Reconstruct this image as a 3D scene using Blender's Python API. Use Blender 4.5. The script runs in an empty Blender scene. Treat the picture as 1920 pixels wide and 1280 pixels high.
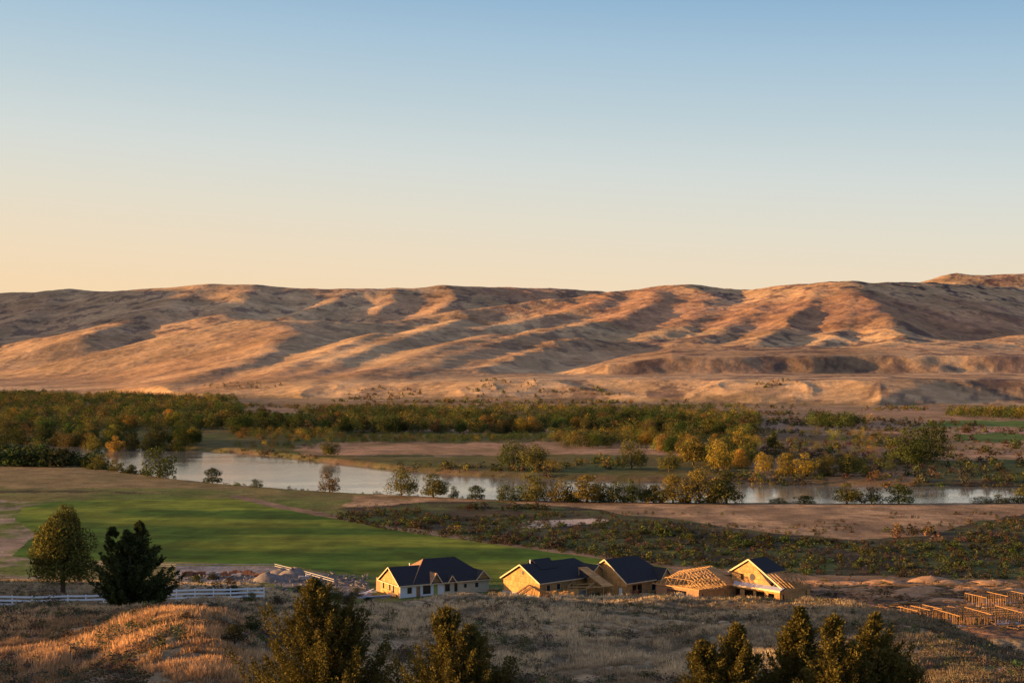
import bpy, math, random
import numpy as np
# ------------------------------------------------------------------ camera, sky, sun
S = bpy.context.scene
COL = S.collection
F = 2667.0          # focal length in pixels of a 1920 px wide frame
EYE = 50.0
HY = 690.0          # row of the eye level
cam = bpy.data.cameras.new('camera'); camo = bpy.data.objects.new('camera', cam); COL.objects.link(camo)
camo.location = (0, 0, EYE); camo.rotation_euler = (math.radians(90), 0, 0)
cam.lens = 50.0; cam.sensor_width = 36.0; cam.shift_y = 50.0/1920.0
cam.clip_start = 0.5; cam.clip_end = 40000
S.camera = camo
S.view_settings.view_transform = 'Standard'; S.view_settings.look = 'None'
S.view_settings.gamma = 1.0; S.view_settings.exposure = 1.65
S.cycles.max_bounces = 5; S.cycles.diffuse_bounces = 2; S.cycles.transmission_bounces = 3
S.cycles.volume_bounces = 0; S.cycles.transparent_max_bounces = 8

SUN_AZ = -92.0     # degrees from the view direction, negative = left
SUN_EL = 5.5
def lin(r, g, b):
    return tuple((c/255/12.92 if c/255 <= .04045 else ((c/255+.055)/1.055)**2.4) for c in (r, g, b))
W = bpy.data.worlds.new("World"); S.world = W; W.use_nodes = True
n = W.node_tree.nodes; l = W.node_tree.links
bg = n['Background']
sky = n.new('ShaderNodeTexSky'); sky.sky_type = 'NISHITA'; sky.sun_disc = False
sky.sun_elevation = math.radians(SUN_EL); sky.sun_rotation = math.radians(SUN_AZ)
sky.dust_density = 1.5; sky.ozone_density = 2.0
tc = n.new('ShaderNodeTexCoord'); sep = n.new('ShaderNodeSeparateXYZ'); l.new(tc.outputs['Generated'], sep.inputs[0])
mx = n.new('ShaderNodeMath'); mx.operation = 'MULTIPLY_ADD'; mx.inputs[1].default_value = .06
l.new(sep.outputs[0], mx.inputs[0]); l.new(sep.outputs[2], mx.inputs[2])
mr = n.new('ShaderNodeMapRange'); mr.inputs[1].default_value = -.05; mr.inputs[2].default_value = 1.0
l.new(mx.outputs[0], mr.inputs[0])
rp = n.new('ShaderNodeValToRGB'); l.new(mr.outputs[0], rp.inputs[0])
stops = [(-.05, (246, 208, 165)), (.035, (251, 221, 180)), (.07, (243, 224, 195)), (.105, (231, 225, 208)), (.14, (217, 223, 219)),
         (.18, (194, 212, 219)), (.22, (172, 200, 219)), (.26, (146, 183, 213)), (.40, (136, 158, 196)), (1.0, (130, 144, 184))]
while len(rp.color_ramp.elements) < len(stops): rp.color_ramp.elements.new(.5)
for e, (z, c) in zip(rp.color_ramp.elements, stops):
    e.position = (z+.05)/1.05; e.color = lin(*c) + (1,)
# the Nishita sky keeps its share of the light; the measured dusk gradient carries the rest
sc = n.new('ShaderNodeVectorMath'); sc.operation = 'SCALE'; l.new(sky.outputs[0], sc.inputs[0]); sc.inputs[3].default_value = .12
mixw = n.new('ShaderNodeMix'); mixw.data_type = 'RGBA'; mixw.inputs[0].default_value = .04
l.new(rp.outputs[0], mixw.inputs[6]); l.new(sc.outputs[0], mixw.inputs[7])
# the side of the sky where the sun stands glows warm
dt = n.new('ShaderNodeVectorMath'); dt.operation = 'DOT_PRODUCT'; l.new(tc.outputs['Generated'], dt.inputs[0])
dt.inputs[1].default_value = (math.sin(math.radians(SUN_AZ)), math.cos(math.radians(SUN_AZ)), .1)
gp = n.new('ShaderNodeMapRange'); gp.interpolation_type = 'SMOOTHSTEP'; gp.inputs[1].default_value = .46; gp.inputs[2].default_value = 1.0
gp.inputs[3].default_value = 0; gp.inputs[4].default_value = 1.3; l.new(dt.outputs['Value'], gp.inputs[0])
gl = n.new('ShaderNodeVectorMath'); gl.operation = 'SCALE'; gl.inputs[0].default_value = (1.0, .62, .32); l.new(gp.outputs[0], gl.inputs[3])
ad = n.new('ShaderNodeVectorMath'); ad.operation = 'ADD'; l.new(mixw.outputs[2], ad.inputs[0]); l.new(gl.outputs[0], ad.inputs[1])
l.new(ad.outputs[0], bg.inputs[0]); bg.inputs[1].default_value = .315

sl = bpy.data.lights.new('sun', 'SUN'); so = bpy.data.objects.new('sun', sl); COL.objects.link(so)
sl.energy = 5.0; sl.angle = math.radians(.55); sl.color = (1.0, .52, .18)
ce = math.cos(math.radians(SUN_EL))
SUNV = np.array([ce*math.sin(math.radians(SUN_AZ)), ce*math.cos(math.radians(SUN_AZ)), math.sin(math.radians(SUN_EL))])
from mathutils import Vector
so.rotation_euler = Vector(SUNV).to_track_quat('Z', 'Y').to_euler()
so.location = (-200, -60, 120)

# ------------------------------------------------------------------ numpy noise
def vnoise(x, y, seed=0):
    xi = np.floor(x).astype(np.int64); yi = np.floor(y).astype(np.int64)
    fx = x-xi; fy = y-yi
    fx = fx*fx*fx*(fx*(fx*6-15)+10); fy = fy*fy*fy*(fy*(fy*6-15)+10)
    def h(a, b):
        v = (a*374761393 + b*668265263 + seed*974711) & 0xffffffff
        v = ((v ^ (v >> 13))*1274126177) & 0xffffffff
        v = ((v ^ (v >> 15))*2246822519) & 0xffffffff
        return ((v ^ (v >> 16)) & 0xffffff)/float(0xffffff)
    a = h(xi, yi); b = h(xi+1, yi); c = h(xi, yi+1); d = h(xi+1, yi+1)
    return (a*(1-fx)+b*fx)*(1-fy)+(c*(1-fx)+d*fx)*fy
def fbm(x, y, o=4, seed=0, g=.5):
    s = 0; a = 1; t = 0
    for i in range(o):
        s = s+a*(vnoise(x, y, seed+i*17)*2-1); t += a; a *= g
        x, y = (x*.8-y*.6)*2.03+3.1, (x*.6+y*.8)*2.03+1.7
    return s/t
def ridged(x, y, o=4, seed=0, g=.55):
    s = 0; a = 1; t = 0
    for i in range(o):
        v = 1-np.abs(vnoise(x, y, seed+i*17)*2-1)
        s = s+a*v*v; t += a; a *= g
        x, y = (x*.8-y*.6)*2.03+3.1, (x*.6+y*.8)*2.03+1.7
    return s/t
def sstep(a, b, x):
    t = np.clip((x-a)/(b-a), 0, 1); return t*t*(3-2*t)

# ------------------------------------------------------------------ terrain heights
FG = [  # column, row of the crest, crest distance
 (-400, 1136, 190), (0, 1140, 185), (150, 1139, 183), (300, 1142, 178), (450, 1143, 168), (520, 1152, 156), (580, 1160, 150),
 (640, 1150, 168), (700, 1134, 192), (750, 1126, 200), (800, 1119, 205), (880, 1110, 212), (950, 1112, 215), (1100, 1114, 220), (1300, 1119, 222), (1500, 1120, 215),
 (1600, 1128, 205), (1700, 1150, 190), (1800, 1182, 172), (1920, 1228, 150), (2200, 1290, 130)]
FGp = np.array(FG, float)
NB = np.array([(-900, 862), (-400, 860), (0, 868), (130, 872), (230, 884), (330, 898), (430, 908), (560, 918), (700, 926), (800, 931), (960, 937), (1200, 941), (1400, 942),
               (1700, 943), (1920, 941), (2300, 938), (2900, 930)], float)
FB = np.array([(-900, 820), (-400, 822), (0, 826), (150, 832), (300, 841), (440, 848), (520, 856), (600, 865), (680, 874), (760, 883), (900, 893), (1050, 899), (1200, 903),
               (1400, 907), (1600, 910), (1920, 913), (2300, 914), (2900, 910)], float)
def near_bank(px): return 54.3*F/(np.interp(px, NB[:, 0], NB[:, 1])-HY)
def far_bank(px): return 56*F/(np.interp(px, FB[:, 0], FB[:, 1])-HY)

def fore(px, y):
    u = np.clip(px, -400, 2200)
    yc = np.interp(u, FGp[:, 0], FGp[:, 1]); dc = np.interp(u, FGp[:, 0], FGp[:, 2])
    zc = EYE-(yc-HY)/F*dc
    z85 = EYE-(604/F)*85
    de = np.interp(u, [-400, 480, 640, 760, 1500, 1650, 1800, 2200], [345, 330, 300, 292, 286, 262, 228, 205])
    sl = np.interp(u, [0, 640, 760], [0, 0, 1.])
    z = np.where(y < 60, np.interp(y, [0, 30, 60], [48.3, 41.2, 33.6]), 0)
    t = np.clip((y-60)/(dc-60), 0, 1)
    k0 = 33.6; m = z85
    # quadratic-ish from (60,33.6) through (85,z85) to the crest
    ex = np.interp(u, [-400, 420, 520, 640, 900, 2200], [1.35, 1.35, 1.0, .95, .86, .86])
    za = np.where(y < 85, 33.6+(m-33.6)*(y-60)/25, m+(zc-m)*np.clip((y-85)/(dc-85), 0, 1)**ex)
    za = za + 2.0*np.exp(-((u-340)/140)**2-((y-112)/24)**2) - 1.2*np.exp(-((u-1200)/380)**2-((y-120)/50)**2)
    z = np.where((y >= 60) & (y < dc), za, z)
    q = np.clip((y-dc)/(de-dc), 0, 1)
    zd = zc*(1-q)*(1-.0*sl) - sl*zc*.35*np.sin(q*np.pi)
    z = np.where(y >= dc, zd, z)
    return z
def valley(px, y):
    nb = near_bank(px); fb = far_bank(px)
    t = np.clip((y-315)/(nb-315), 0, 1)
    z = -4.3*t
    inn = sstep(0, 11, y-nb)
    z = z*(1-inn)+(-9.5)*inn
    out = sstep(-9, 10, y-fb)
    z = z*(1-out)+(-3.6)*out
    z = z + .6*out*sstep(20, 300, y-fb)
    return z

def P(px, py, d):   # picture direction at a depth -> world
    return ((px-960)/F*d, d, EYE+(HY-py)/F*d)
TOE = np.array([(-900, 3600), (-100, 3300), (200, 3000), (400, 2650), (640, 2420), (900, 2330), (1100, 2290), (1400, 2180), (1650, 2000), (1920, 2050), (2900, 2100)], float)
def R(sl, sr, w, *pts): return (sl, sr, w, [P(*p) for p in pts])   # slopes of the left and right flank, crest width
RIDGES = [
 # far back skyline on the left
 R(.25, .25, 120, (-900, 570, 7600), (-400, 558, 7400), (0, 552, 7200), (60, 548, 7050), (130, 543, 7000), (220, 548, 6900), (310, 541, 6700), (400, 535, 6600), (470, 537, 6550), (640, 544, 6600), (740, 541, 6700), (830, 537, 6800), (900, 538, 7000), (1060, 541, 7200), (1160, 550, 7400), (1260, 568, 7600), (1400, 590, 7800)),
 R(.28, .30, 40, (400, 535, 6600), (350, 556, 6200), (290, 580, 5700), (230, 608, 5300), (170, 635, 4900)),
 R(.26, .30, 80, (470, 537, 6550), (455, 560, 6000), (420, 590, 5500), (360, 630, 5000)),
 R(.30, .34, 40, (640, 544, 6600), (620, 565, 6100), (560, 590, 5600)),
 R(.28, .34, 40, (130, 543, 7000), (80, 575, 6300), (20, 610, 5700), (-80, 650, 5200)),
 R(.28, .34, 30, (740, 541, 6700), (730, 565, 6200), (700, 590, 5800)),
 R(.28, .34, 30, (830, 537, 6800), (860, 560, 6300), (820, 580, 5900)),
 R(.16, .30, 40, (360, 628, 5400), (250, 645, 5200), (120, 665, 5000), (0, 690, 4800), (-200, 705, 4600)),
 R(.2, .3, 40, (-200, 570, 6800), (-260, 620, 6000), (-340, 670, 5200)),
 # skyline of the right half
 R(.3, .3, 60, (560, 600, 4600), (640, 604, 4700), (700, 604, 4800), (780, 595, 4950), (860, 582, 5050), (1000, 567, 5250), (1160, 549, 5450), (1230, 541, 5500), (1300, 536, 5500), (1360, 539, 5500), (1400, 544, 5500), (1460, 540, 5400), (1530, 529, 5200), (1600, 528, 5000), (1740, 530, 5250), (1920, 537, 5650), (2300, 548, 6500), (2900, 560, 7400)),
 # golden spurs, each crest coming down towards the river
 R(.25, .36, 45, (480, 598, 4650), (530, 604, 4500), (556, 622, 4200), (530, 648, 3850), (470, 678, 3480), (390, 703, 3200), (320, 722, 2950)),
 R(.27, .38, 40, (860, 598, 4750), (815, 612, 4300), (770, 632, 3950), (700, 660, 3500), (620, 690, 3120), (540, 714, 2850)),
 R(.22, .3, 25, (720, 622, 4100), (660, 650, 3700), (590, 680, 3300), (500, 708, 2950)),
 R(.24, .38, 45, (1150, 596, 4700), (1060, 612, 4200), (980, 632, 3850), (900, 655, 3500), (820, 680, 3150), (740, 704, 2880)),
 R(.22, .3, 25, (940, 626, 3950), (850, 650, 3550), (760, 680, 3150), (660, 708, 2850)),
 R(.20, .34, 25, (1100, 634, 3900), (1040, 650, 3600), (960, 672, 3250), (880, 695, 2980)),
 # rough reddish slopes under the skyline
 R(.22, .34, 40, (1160, 549, 5450), (1110, 570, 5050), (1010, 594, 4700), (900, 612, 4400)),
 R(.24, .42, 30, (1240, 541, 5500), (1225, 565, 5000), (1170, 596, 4600), (1090, 616, 4300)),
 R(.22, .32, 60, (1310, 536, 5500), (1330, 562, 5050), (1300, 596, 4600), (1240, 625, 4150), (1160, 648, 3850)),
 R(.24, .34, 45, (1480, 537, 5350), (1450, 565, 4850), (1390, 600, 4400), (1310, 640, 3900)),
 R(.26, .40, 45, (1600, 527, 5000), (1630, 552, 4700), (1665, 585, 4300), (1690, 615, 3980), (1685, 640, 3750), (1650, 658, 3550)),
 R(.26, .44, 20, (1545, 535, 5050), (1525, 570, 4600), (1480, 608, 4150), (1410, 645, 3750)),
 R(.28, .44, 20, (1610, 560, 4700), (1600, 590, 4350), (1570, 622, 4000), (1520, 652, 3700)),
 R(.09, .2, 30, (1960, 626, 3900), (1880, 645, 3650), (1790, 655, 3500), (1700, 666, 3350)),
 R(.10, .2, 20, (1790, 640, 3800), (1740, 652, 3600), (1680, 664, 3400)),
 R(.18, .3, 60, (2600, 560, 4500), (2400, 610, 4000), (2250, 650, 3500)),
 # far mesa at the right edge
 R(.30, .3, 30, (1800, 511, 7000), (1860, 513, 7000), (1960, 514, 7000), (2300, 514, 7200), (2800, 520, 7400)),
]
def hills(px, x, y):
    toe = np.interp(px, TOE[:, 0], TOE[:, 1]) + 60*fbm(x/260, y/260, 3, 5)
    d = y-toe
    base = -3+np.clip(d, 0, None)*.028*sstep(0, 500, d)
    wx = x + 45*fbm(x/420, y/420, 3, 31); wy = y + 45*fbm(x/420, y/420, 3, 57)
    acc = np.full(x.shape, -1e3)
    for sl_, sr_, w, pts in RIDGES:
        best = np.full(x.shape, -1e4)
        for (ax, ay, az), (bx, by, bz) in zip(pts[:-1], pts[1:]):
            ex, ey = bx-ax, by-ay; L2 = ex*ex+ey*ey
            m = (wx > min(ax, bx)-1900) & (wx < max(ax, bx)+1900) & (wy > min(ay, by)-1900) & (wy < max(ay, by)+1900)
            if not m.any(): continue
            X = wx[m]; Y = wy[m]
            t = np.clip(((X-ax)*ex+(Y-ay)*ey)/L2, 0, 1)
            q = np.sqrt((X-ax-t*ex)**2+(Y-ay-t*ey)**2)
            side = np.clip(((X-ax)*(-ey)+(Y-ay)*ex)/math.sqrt(L2)/50, -1, 1)*.5+.5
            h = az+(bz-az)*t - (sl_*(1-side)+sr_*side)*(np.sqrt(q*q+w*w)-w)
            best[m] = np.maximum(best[m], h)
        k = 9.0
        hi = np.maximum(acc, best); acc = hi + k*np.log1p(np.exp(-np.abs(acc-best)/k))
    k = 10.0
    fan = base
    b2 = np.interp(px, [640, 1000, 1080, 1140, 1300, 1600, 1920, 2900], [3300, 3100, 3010, 2960, 2960, 2980, 2960, 2960]) + 24*fbm(x/150, y/150, 4, 77)
    h2 = np.interp(px, [900, 1040, 1130, 1260, 2900], [0, 0, .55, 1, 1])
    ter2 = 36*h2*sstep(-75, 5, y-b2)
    b1 = toe+np.interp(px, [400, 640, 1100, 1400, 1920], [120, 150, 130, 120, 220])
    h1 = np.interp(px, [300, 640, 1000, 2900], [0, .65, 1, 1])
    ero = 110*ridged(x/260, y/420, 3, 91)-55
    ter1 = 33*h1*sstep(-170, 70, y-b1+ero)
    sl = np.interp(px, [350, 800], [.028, .012])
    fan = -3+np.clip(d-100, 0, None)*sl + ter1 + ter2
    fan = fan + np.clip(y-3200, 0, None)*.03*sstep(900, 1300, px)
    hi = np.maximum(fan, acc); z = hi + k*np.log1p(np.exp(-np.abs(acc-fan)/k))
    rel = sstep(0, 60, acc-fan+25)                       # how much the relief is hillside
    g = ridged(wx/440, wy/440, 4, 11, .42)
    ga = ridged((wx*.85+wy*.5)/600, (wy*.85-wx*.5)/125, 4, 12, .5)
    sm = .5+.5*sstep(820, 1050, px); near_ = 1-.45*(1-sstep(4700, 5100, y))*(1-sstep(820, 1050, px))
    z = z + rel*sm*(12*(g-.5)+8*(ga-.5)) + rel*near_*2.4*fbm(x/90, y/90, 4, 41, .45)
    rough = rel*sstep(850, 1000, px)*sstep(4200, 4500, y)*0 + rel*sstep(850, 1000, px)
    z = z + rough*(8*(ridged(wx/170+.4*wy/170, wy/330, 4, 63, .5)-.5))
    z = z + sstep(0, 200, d)*(.9*fbm(x/38, y/38, 3, 22)+.3)
    z = np.where(d < 0, -3+0*z, np.minimum(z, -3+.30*d))
    return z
def shade_range(x, y):      # unseen range added left of the picture, its height set to shade the far slopes
    h = 655+35*fbm(y/350, x*0+.3, 3, 66)
    return h*sstep(4800, 5500, y) - .42*np.maximum(np.abs(x+4400)-60, 0)
def blocker(x, y):  # unseen ridge added left of the view, crest shaped to throw shade
    sx, sy = SUNV[0]/ce, SUNV[1]/ce
    a = -(x*sx+y*sy); s = -x*(-sy)+y*(-sx)
    s = x*sy*-1*-1 - y*sx
    H = np.interp(s, BLK[:, 0], BLK[:, 1]) + 1.2*fbm(s/14, s*0+.5, 3, 8)
    H = H + 1.0*fbm(s/5, s*0+.7, 2, 18)*(s < 260)
    return H - .35*np.maximum(np.abs(a+210)-15, 0)
BLK = np.array([(-600, 60), (0, 58), (50, 54), (75, 52.5), (96, 49.5), (106, 46.3), (128, 45.6), (140, 48.4), (165, 48.2), (185, 44.5), (214, 35.5), (250, 30), (285, 23), (300, 17), (330, 8), (420, 0), (600, -40)], float)
def Z(x, y, detail=True):
    x = np.asarray(x, float); y = np.asarray(y, float)
    yy = np.maximum(y, 1.0); px = np.clip(960+F*x/yy, -30000, 30000)
    z = fore(px, y)
    v = valley(px, y)
    z = np.where(y > 200, np.where(z > .02, z+v*sstep(290, 345, y), v), z)
    far = y > 1900
    if far.any():
        hz = np.full(x.shape, -3.0); hz[far] = hills(px[far], x[far], y[far])
        z = np.where(far, np.maximum(hz, np.where(y > 4700, shade_range(x, y), -50)), z)
    z = np.maximum(z, np.where(y < 700, blocker(x, y), -50))
    if detail:
        nr = sstep(20, 60, y)*(1-sstep(250, 300, y))
        z = z + nr*(.9*fbm(x/11, y/14, 4, 3)+.35*fbm(x/2.6, y/2.6, 3, 4))
        v2 = sstep(280, 320, y)*(1-sstep(1850, 1950, y))
        z = z + v2*(.22*fbm(x/18, y/26, 3, 9))
        dz = sstep(235, 262, y)*(1-sstep(335, 360, y))*sstep(1470, 1540, px)
        z = z + dz*(.9*ridged(x/17, y/9, 3, 19)-.4)
    return z
def zat(x, y): return float(Z(np.array([x]), np.array([y]))[0])
def ground_at(px, py, lo=70, hi=6000):   # first point where the sight line meets the ground
    d = np.geomspace(lo, hi, 4000); x = (px-960)/F*d
    zz = Z(x, d, False); r = EYE+(HY-py)/F*d
    i = np.argmax(r <= zz)
    if i == 0: i = len(d)-1
    return x[i], d[i], zz[i]

# ------------------------------------------------------------------ mesh helpers
def tag(o, label=None, cat=None, group=None, kind=None):
    if label: o['label'] = label
    if cat: o['category'] = cat
    if group: o['group'] = group
    if kind: o['kind'] = kind
    return o
def np_mesh(name, V, Fc, mat=None, attrs=None, smooth=False, nper=None):
    """V (n,3), Fc (m,k) faces of k corners each"""
    V = np.ascontiguousarray(V, np.float32); Fc = np.ascontiguousarray(Fc, np.int32)
    me = bpy.data.meshes.new(name); m, k = Fc.shape
    me.vertices.add(len(V)); me.vertices.foreach_set('co', V.ravel())
    me.loops.add(m*k); me.loops.foreach_set('vertex_index', Fc.ravel())
    me.polygons.add(m); me.polygons.foreach_set('loop_start', np.arange(0, m*k, k, dtype=np.int32))
    try: me.polygons.foreach_set('loop_total', np.full(m, k, np.int32))
    except Exception: pass
    if smooth: me.polygons.foreach_set('use_smooth', np.ones(m, bool))
    me.update(calc_edges=True)
    for an, arr in (attrs or {}).items():
        a = me.attributes.new(an, 'FLOAT_COLOR', 'POINT')
        c = np.ones((len(V), 4), np.float32); c[:, :3] = arr; a.data.foreach_set('color', c.ravel())
    if mat: me.materials.append(mat)
    return me
def link(name, me, parent=None, loc=None):
    o = bpy.data.objects.new(name, me); COL.objects.link(o)
    if parent: o.parent = parent
    if loc is not None: o.location = loc
    return o

# ------------------------------------------------------------------ materials
def newmat(name):
    m = bpy.data.materials.new(name); m.use_nodes = True
    nt = m.node_tree; b = nt.nodes['Principled BSDF']
    b.inputs['Roughness'].default_value = .85
    b.inputs['Specular IOR Level'].default_value = .2
    return m, nt.nodes, nt.links, b
def noise_n(n, l, scale, detail=4, coord=None, rough=.6, vec=None):
    t = n.new('ShaderNodeTexNoise'); t.inputs['Scale'].default_value = scale
    t.inputs['Detail'].default_value = detail; t.inputs['Roughness'].default_value = rough
    if vec is not None: l.new(vec, t.inputs['Vector'])
    return t
def mixc(n, l, fac, a, b, mode='MIX'):
    m = n.new('ShaderNodeMix'); m.data_type = 'RGBA'; m.blend_type = mode
    for i, v in ((0, fac), (6, a), (7, b)):
        if hasattr(v, 'is_linked'): l.new(v, m.inputs[i])
        elif isinstance(v, (int, float)): m.inputs[i].default_value = v
        else: m.inputs[i].default_value = tuple(v)+(1,) if len(v) == 3 else v
    return m.outputs[2]
def ramp(n, l, src, *st):
    r = n.new('ShaderNodeValToRGB'); l.new(src, r.inputs[0])
    while len(r.color_ramp.elements) < len(st): r.color_ramp.elements.new(.5)
    for e, (p, c) in zip(r.color_ramp.elements, st):
        e.position = p; e.color = (c, c, c, 1) if isinstance(c, (int, float)) else tuple(c)+(1,)
    return r.outputs[0]
def terrain_mat(name, sc, lo, hi, bump, bdist, stretch=(1, 1, 1), big=None):
    m, n, l, b = newmat(name)
    at = n.new('ShaderNodeAttribute'); at.attribute_name = 'zone'
    g = n.new('ShaderNodeNewGeometry')
    mp = n.new('ShaderNodeVectorMath'); mp.operation = 'MULTIPLY'; mp.inputs[1].default_value = stretch; l.new(g.outputs['Position'], mp.inputs[0])
    t1 = noise_n(n, l, sc, 6, vec=mp.outputs[0], rough=.65)
    t2 = noise_n(n, l, sc*.13, 4, vec=mp.outputs[0])
    v1 = ramp(n, l, t1.outputs[0], (.3, lo), (.7, hi))
    v2 = ramp(n, l, t2.outputs[0], (.3, .66), (.7, 1.32))
    t3 = noise_n(n, l, sc*.028, 3, vec=mp.outputs[0]); v3 = ramp(n, l, t3.outputs[0], (.35, .82), (.65, 1.18))
    c = mixc(n, l, 1.0, at.outputs['Color'], v1, 'MULTIPLY'); c = mixc(n, l, 1.0, c, v2, 'MULTIPLY'); c = mixc(n, l, 1.0, c, v3, 'MULTIPLY')
    l.new(c, b.inputs['Base Color'])
    bu = n.new('ShaderNodeBump'); bu.inputs['Strength'].default_value = bump; bu.inputs['Distance'].default_value = bdist
    l.new(t1.outputs[0], bu.inputs['Height']); l.new(bu.outputs[0], b.inputs['Normal'])
    b.inputs['Roughness'].default_value = .95; b.inputs['Specular IOR Level'].default_value = .05
    return m
M_ground = terrain_mat('ground', 1.1, .55, 1.45, .6, .5)
M_field = terrain_mat('field grass', .9, .75, 1.25, .5, .3, (.35, 1, 1))
M_track = terrain_mat('track dirt', 1.3, .7, 1.3, .4, .2)
M_hills = terrain_mat('hill grass', .04, .66, 1.3, .4, 7.0)

# ------------------------------------------------------------------ terrain zones (ground cover by place, plus shade coloured into the scarp)
def inpoly(px, py, poly):
    c = np.zeros(px.shape, bool); k = len(poly)
    for i in range(k):
        x1, y1 = poly[i]; x2, y2 = poly[(i+1) % k]
        if y1 == y2: continue
        c ^= ((py > min(y1, y2)) & (py <= max(y1, y2)) & (px < (py-y1)*(x2-x1)/(y2-y1)+x1))
    return c
POLY_FIELD = [(40, 950), (110, 940), (200, 936), (440, 934), (500, 948), (600, 967), (700, 987), (850, 1009), (1000, 1031), (1120, 1046), (1230, 1059), (1262, 1066),
              (1200, 1086), (1050, 1092), (900, 1090), (760, 1084), (700, 1079), (640, 1075), (560, 1062), (480, 1056), (350, 1053), (180, 1050), (60, 1050), (20, 1040), (70, 1000), (30, 975)]
POLY_TRACK = [(430, 929), (450, 928), (520, 944), (610, 961), (710, 980), (860, 1002), (1010, 1024), (1130, 1040), (1240, 1053), (1340, 1064), (1520, 1076), (1700, 1082), (1920, 1087), (1920, 1097), (1700, 1092),
              (1500, 1088), (1380, 1078), (1270, 1071), (1225, 1061), (1120, 1048), (1000, 1032), (850, 1010), (700, 988), (600, 968), (500, 949), (440, 935)]
POLY_SCRUB = [(610, 955), (700, 946), (820, 940), (930, 938), (1010, 944), (1060, 948), (1130, 962), (1250, 968), (1330, 985), (1450, 1000), (1600, 1010), (1720, 1004), (1800, 985), (1860, 965), (2000, 955), (2400, 960),
              (2400, 1090), (1920, 1088), (1700, 1083), (1520, 1078), (1340, 1066), (1230, 1054), (1010, 1026), (860, 1004), (720, 982), (640, 966)]
POLY_DIRT = [(1180, 1088), (1262, 1068), (1340, 1072), (1520, 1080), (1700, 1088), (1920, 1093), (2500, 1096), (2500, 1230), (1180, 1230)]
POLY_SAND = [(965, 985), (1010, 975), (1080, 971), (1125, 974), (1110, 982), (1040, 988), (985, 992)]
POLY_YARD = [(330, 1060), (520, 1061), (620, 1076), (690, 1090), (700, 1125), (600, 1110), (500, 1092), (330, 1092)]
POLY_LEFT = [(-200, 935), (60, 938), (95, 960), (60, 1000), (100, 1040), (60, 1110), (-200, 1120)]
def zone_colors(x, y, z):
    yy = np.maximum(y, 1.0); px = 960+F*x/yy; py = HY+(EYE-z)/yy*F
    w = np.where(y > 290, 1, 0.)
    fw = sstep(600, 1000, y)
    jx = px + (16*fbm(x/16, y/22, 4, 71)+ fw*90*fbm(x/90, y/60, 4, 73))*w; jy = py + (3.0*fbm(x/14, y/20, 4, 72)+fw*5*fbm(x/70, y/60, 4, 74))*w
    jx = jx + 45*fbm(x/34, y/40, 4, 75)*w; jy = jy + 3.5*fbm(x/22, y/34, 4, 76)*w
    C = np.zeros(x.shape+(3,))
    def put(mask, c, var=.0, seed=0):
        C[mask] = c
    gv = np.clip(.5+1.5*fbm(x/6, y/9, 4, 35), 0, 1)[..., None]; C[:] = np.array((.13, .105, .065))*(1-gv)+np.array((.27, .205, .12))*gv
    nb = near_bank(px); fb = far_bank(px)
    # near side, between the field and the river: olive dry grass
    n1 = fbm(x/50, y/70, 4, 33)[..., None]; n2 = fbm(x/9, y/16, 4, 34)[..., None]
    near = (y > 290) & (y <= nb+3)
    olive = np.array((.140, .125, .050)); grn = np.array((.085, .115, .028)); tan = np.array((.31, .215, .125)); brown = np.array((.105, .075, .050))
    t = np.clip(.35+1.5*n1+.5*n2, 0, 1)
    C[near] = (olive*(1-t)+grn*t)[near]
    m = near & (jx < 720) & (jy < 915) ; C[m] = (np.array((.19, .145, .072))*(1-.5*t)+olive*.5*t)[m]
    m = near & (jx > 640) & (jy > 926) & (jy < 962); tt = np.clip(.5+1.6*n2, 0, 1); C[m] = (tan*(1-tt)+np.array((.16, .115, .055))*tt)[m]
    m = near & (jx > 1000) & (jy < 1010); C[m] = (tan*(1-.6*tt)+brown*.6*tt)[m]
    k3 = (sstep(1560, 1800, jx)*sstep(945, 975, jy)*np.clip(.7+1.5*fbm(x/25, y/30, 3, 39), 0, 1)*.75)[..., None]; C = np.where((near & (jy < 1010))[..., None], C*(1-k3)+np.array((.13, .080, .052))*k3, C)
    m = near & inpoly(jx, jy, POLY_SCRUB); tt = np.clip(.45+1.9*n2+.8*n1, 0, 1); C[m] = (np.array((.055, .045, .030))*(1-tt)+np.array((.066, .080, .028))*tt)[m]
    m = near & inpoly(jx, jy, POLY_LEFT); C[m] = (np.array((.20, .165, .13))*(1-tt)+grn*tt)[m]
    m = (y > 262) & inpoly(jx, jy, POLY_DIRT) & (y < nb)
    tt = np.clip(.5+2.2*n2, 0, 1); C[m] = (np.array((.44, .235, .115))*(1-tt)+np.array((.12, .08, .055))*tt)[m]
    m = near & inpoly(jx, jy, POLY_SAND); C[m] = (.36, .31, .26)
    m = (y > 255) & inpoly(px, py, POLY_YARD) & (y < 420); C[m] = (np.array((.19, .185, .19))*(1-tt*.7)+np.array((.11, .085, .06))*tt*.7)[m]
    # dark stripe of rushes left
    m = near & (np.abs(jy-922) < 3.5*(1-px/330)*(1+fbm(x/12, y/12, 3, 36))) & (px < 330); C[m] = (.06, .055, .028)
    # river banks and the far side
    bank = (y > nb+3) & (y < fb-1); C[bank] = (.07, .055, .035)
    far = (y >= fb-1) & (y < 1950)
    t = np.clip(.5+1.3*n1+.6*n2, 0, 1)
    C[far] = (np.array((.105, .09, .035))*(1-t)+np.array((.07, .085, .026))*t)[far]
    m = (y >= fb-3) & (y < fb+9) & (px > 430); C[m] = (np.array((.095, .07, .05))*(1-t)+np.array((.065, .065, .03))*t)[m]
    pink = np.array((.27, .18, .115))
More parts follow.
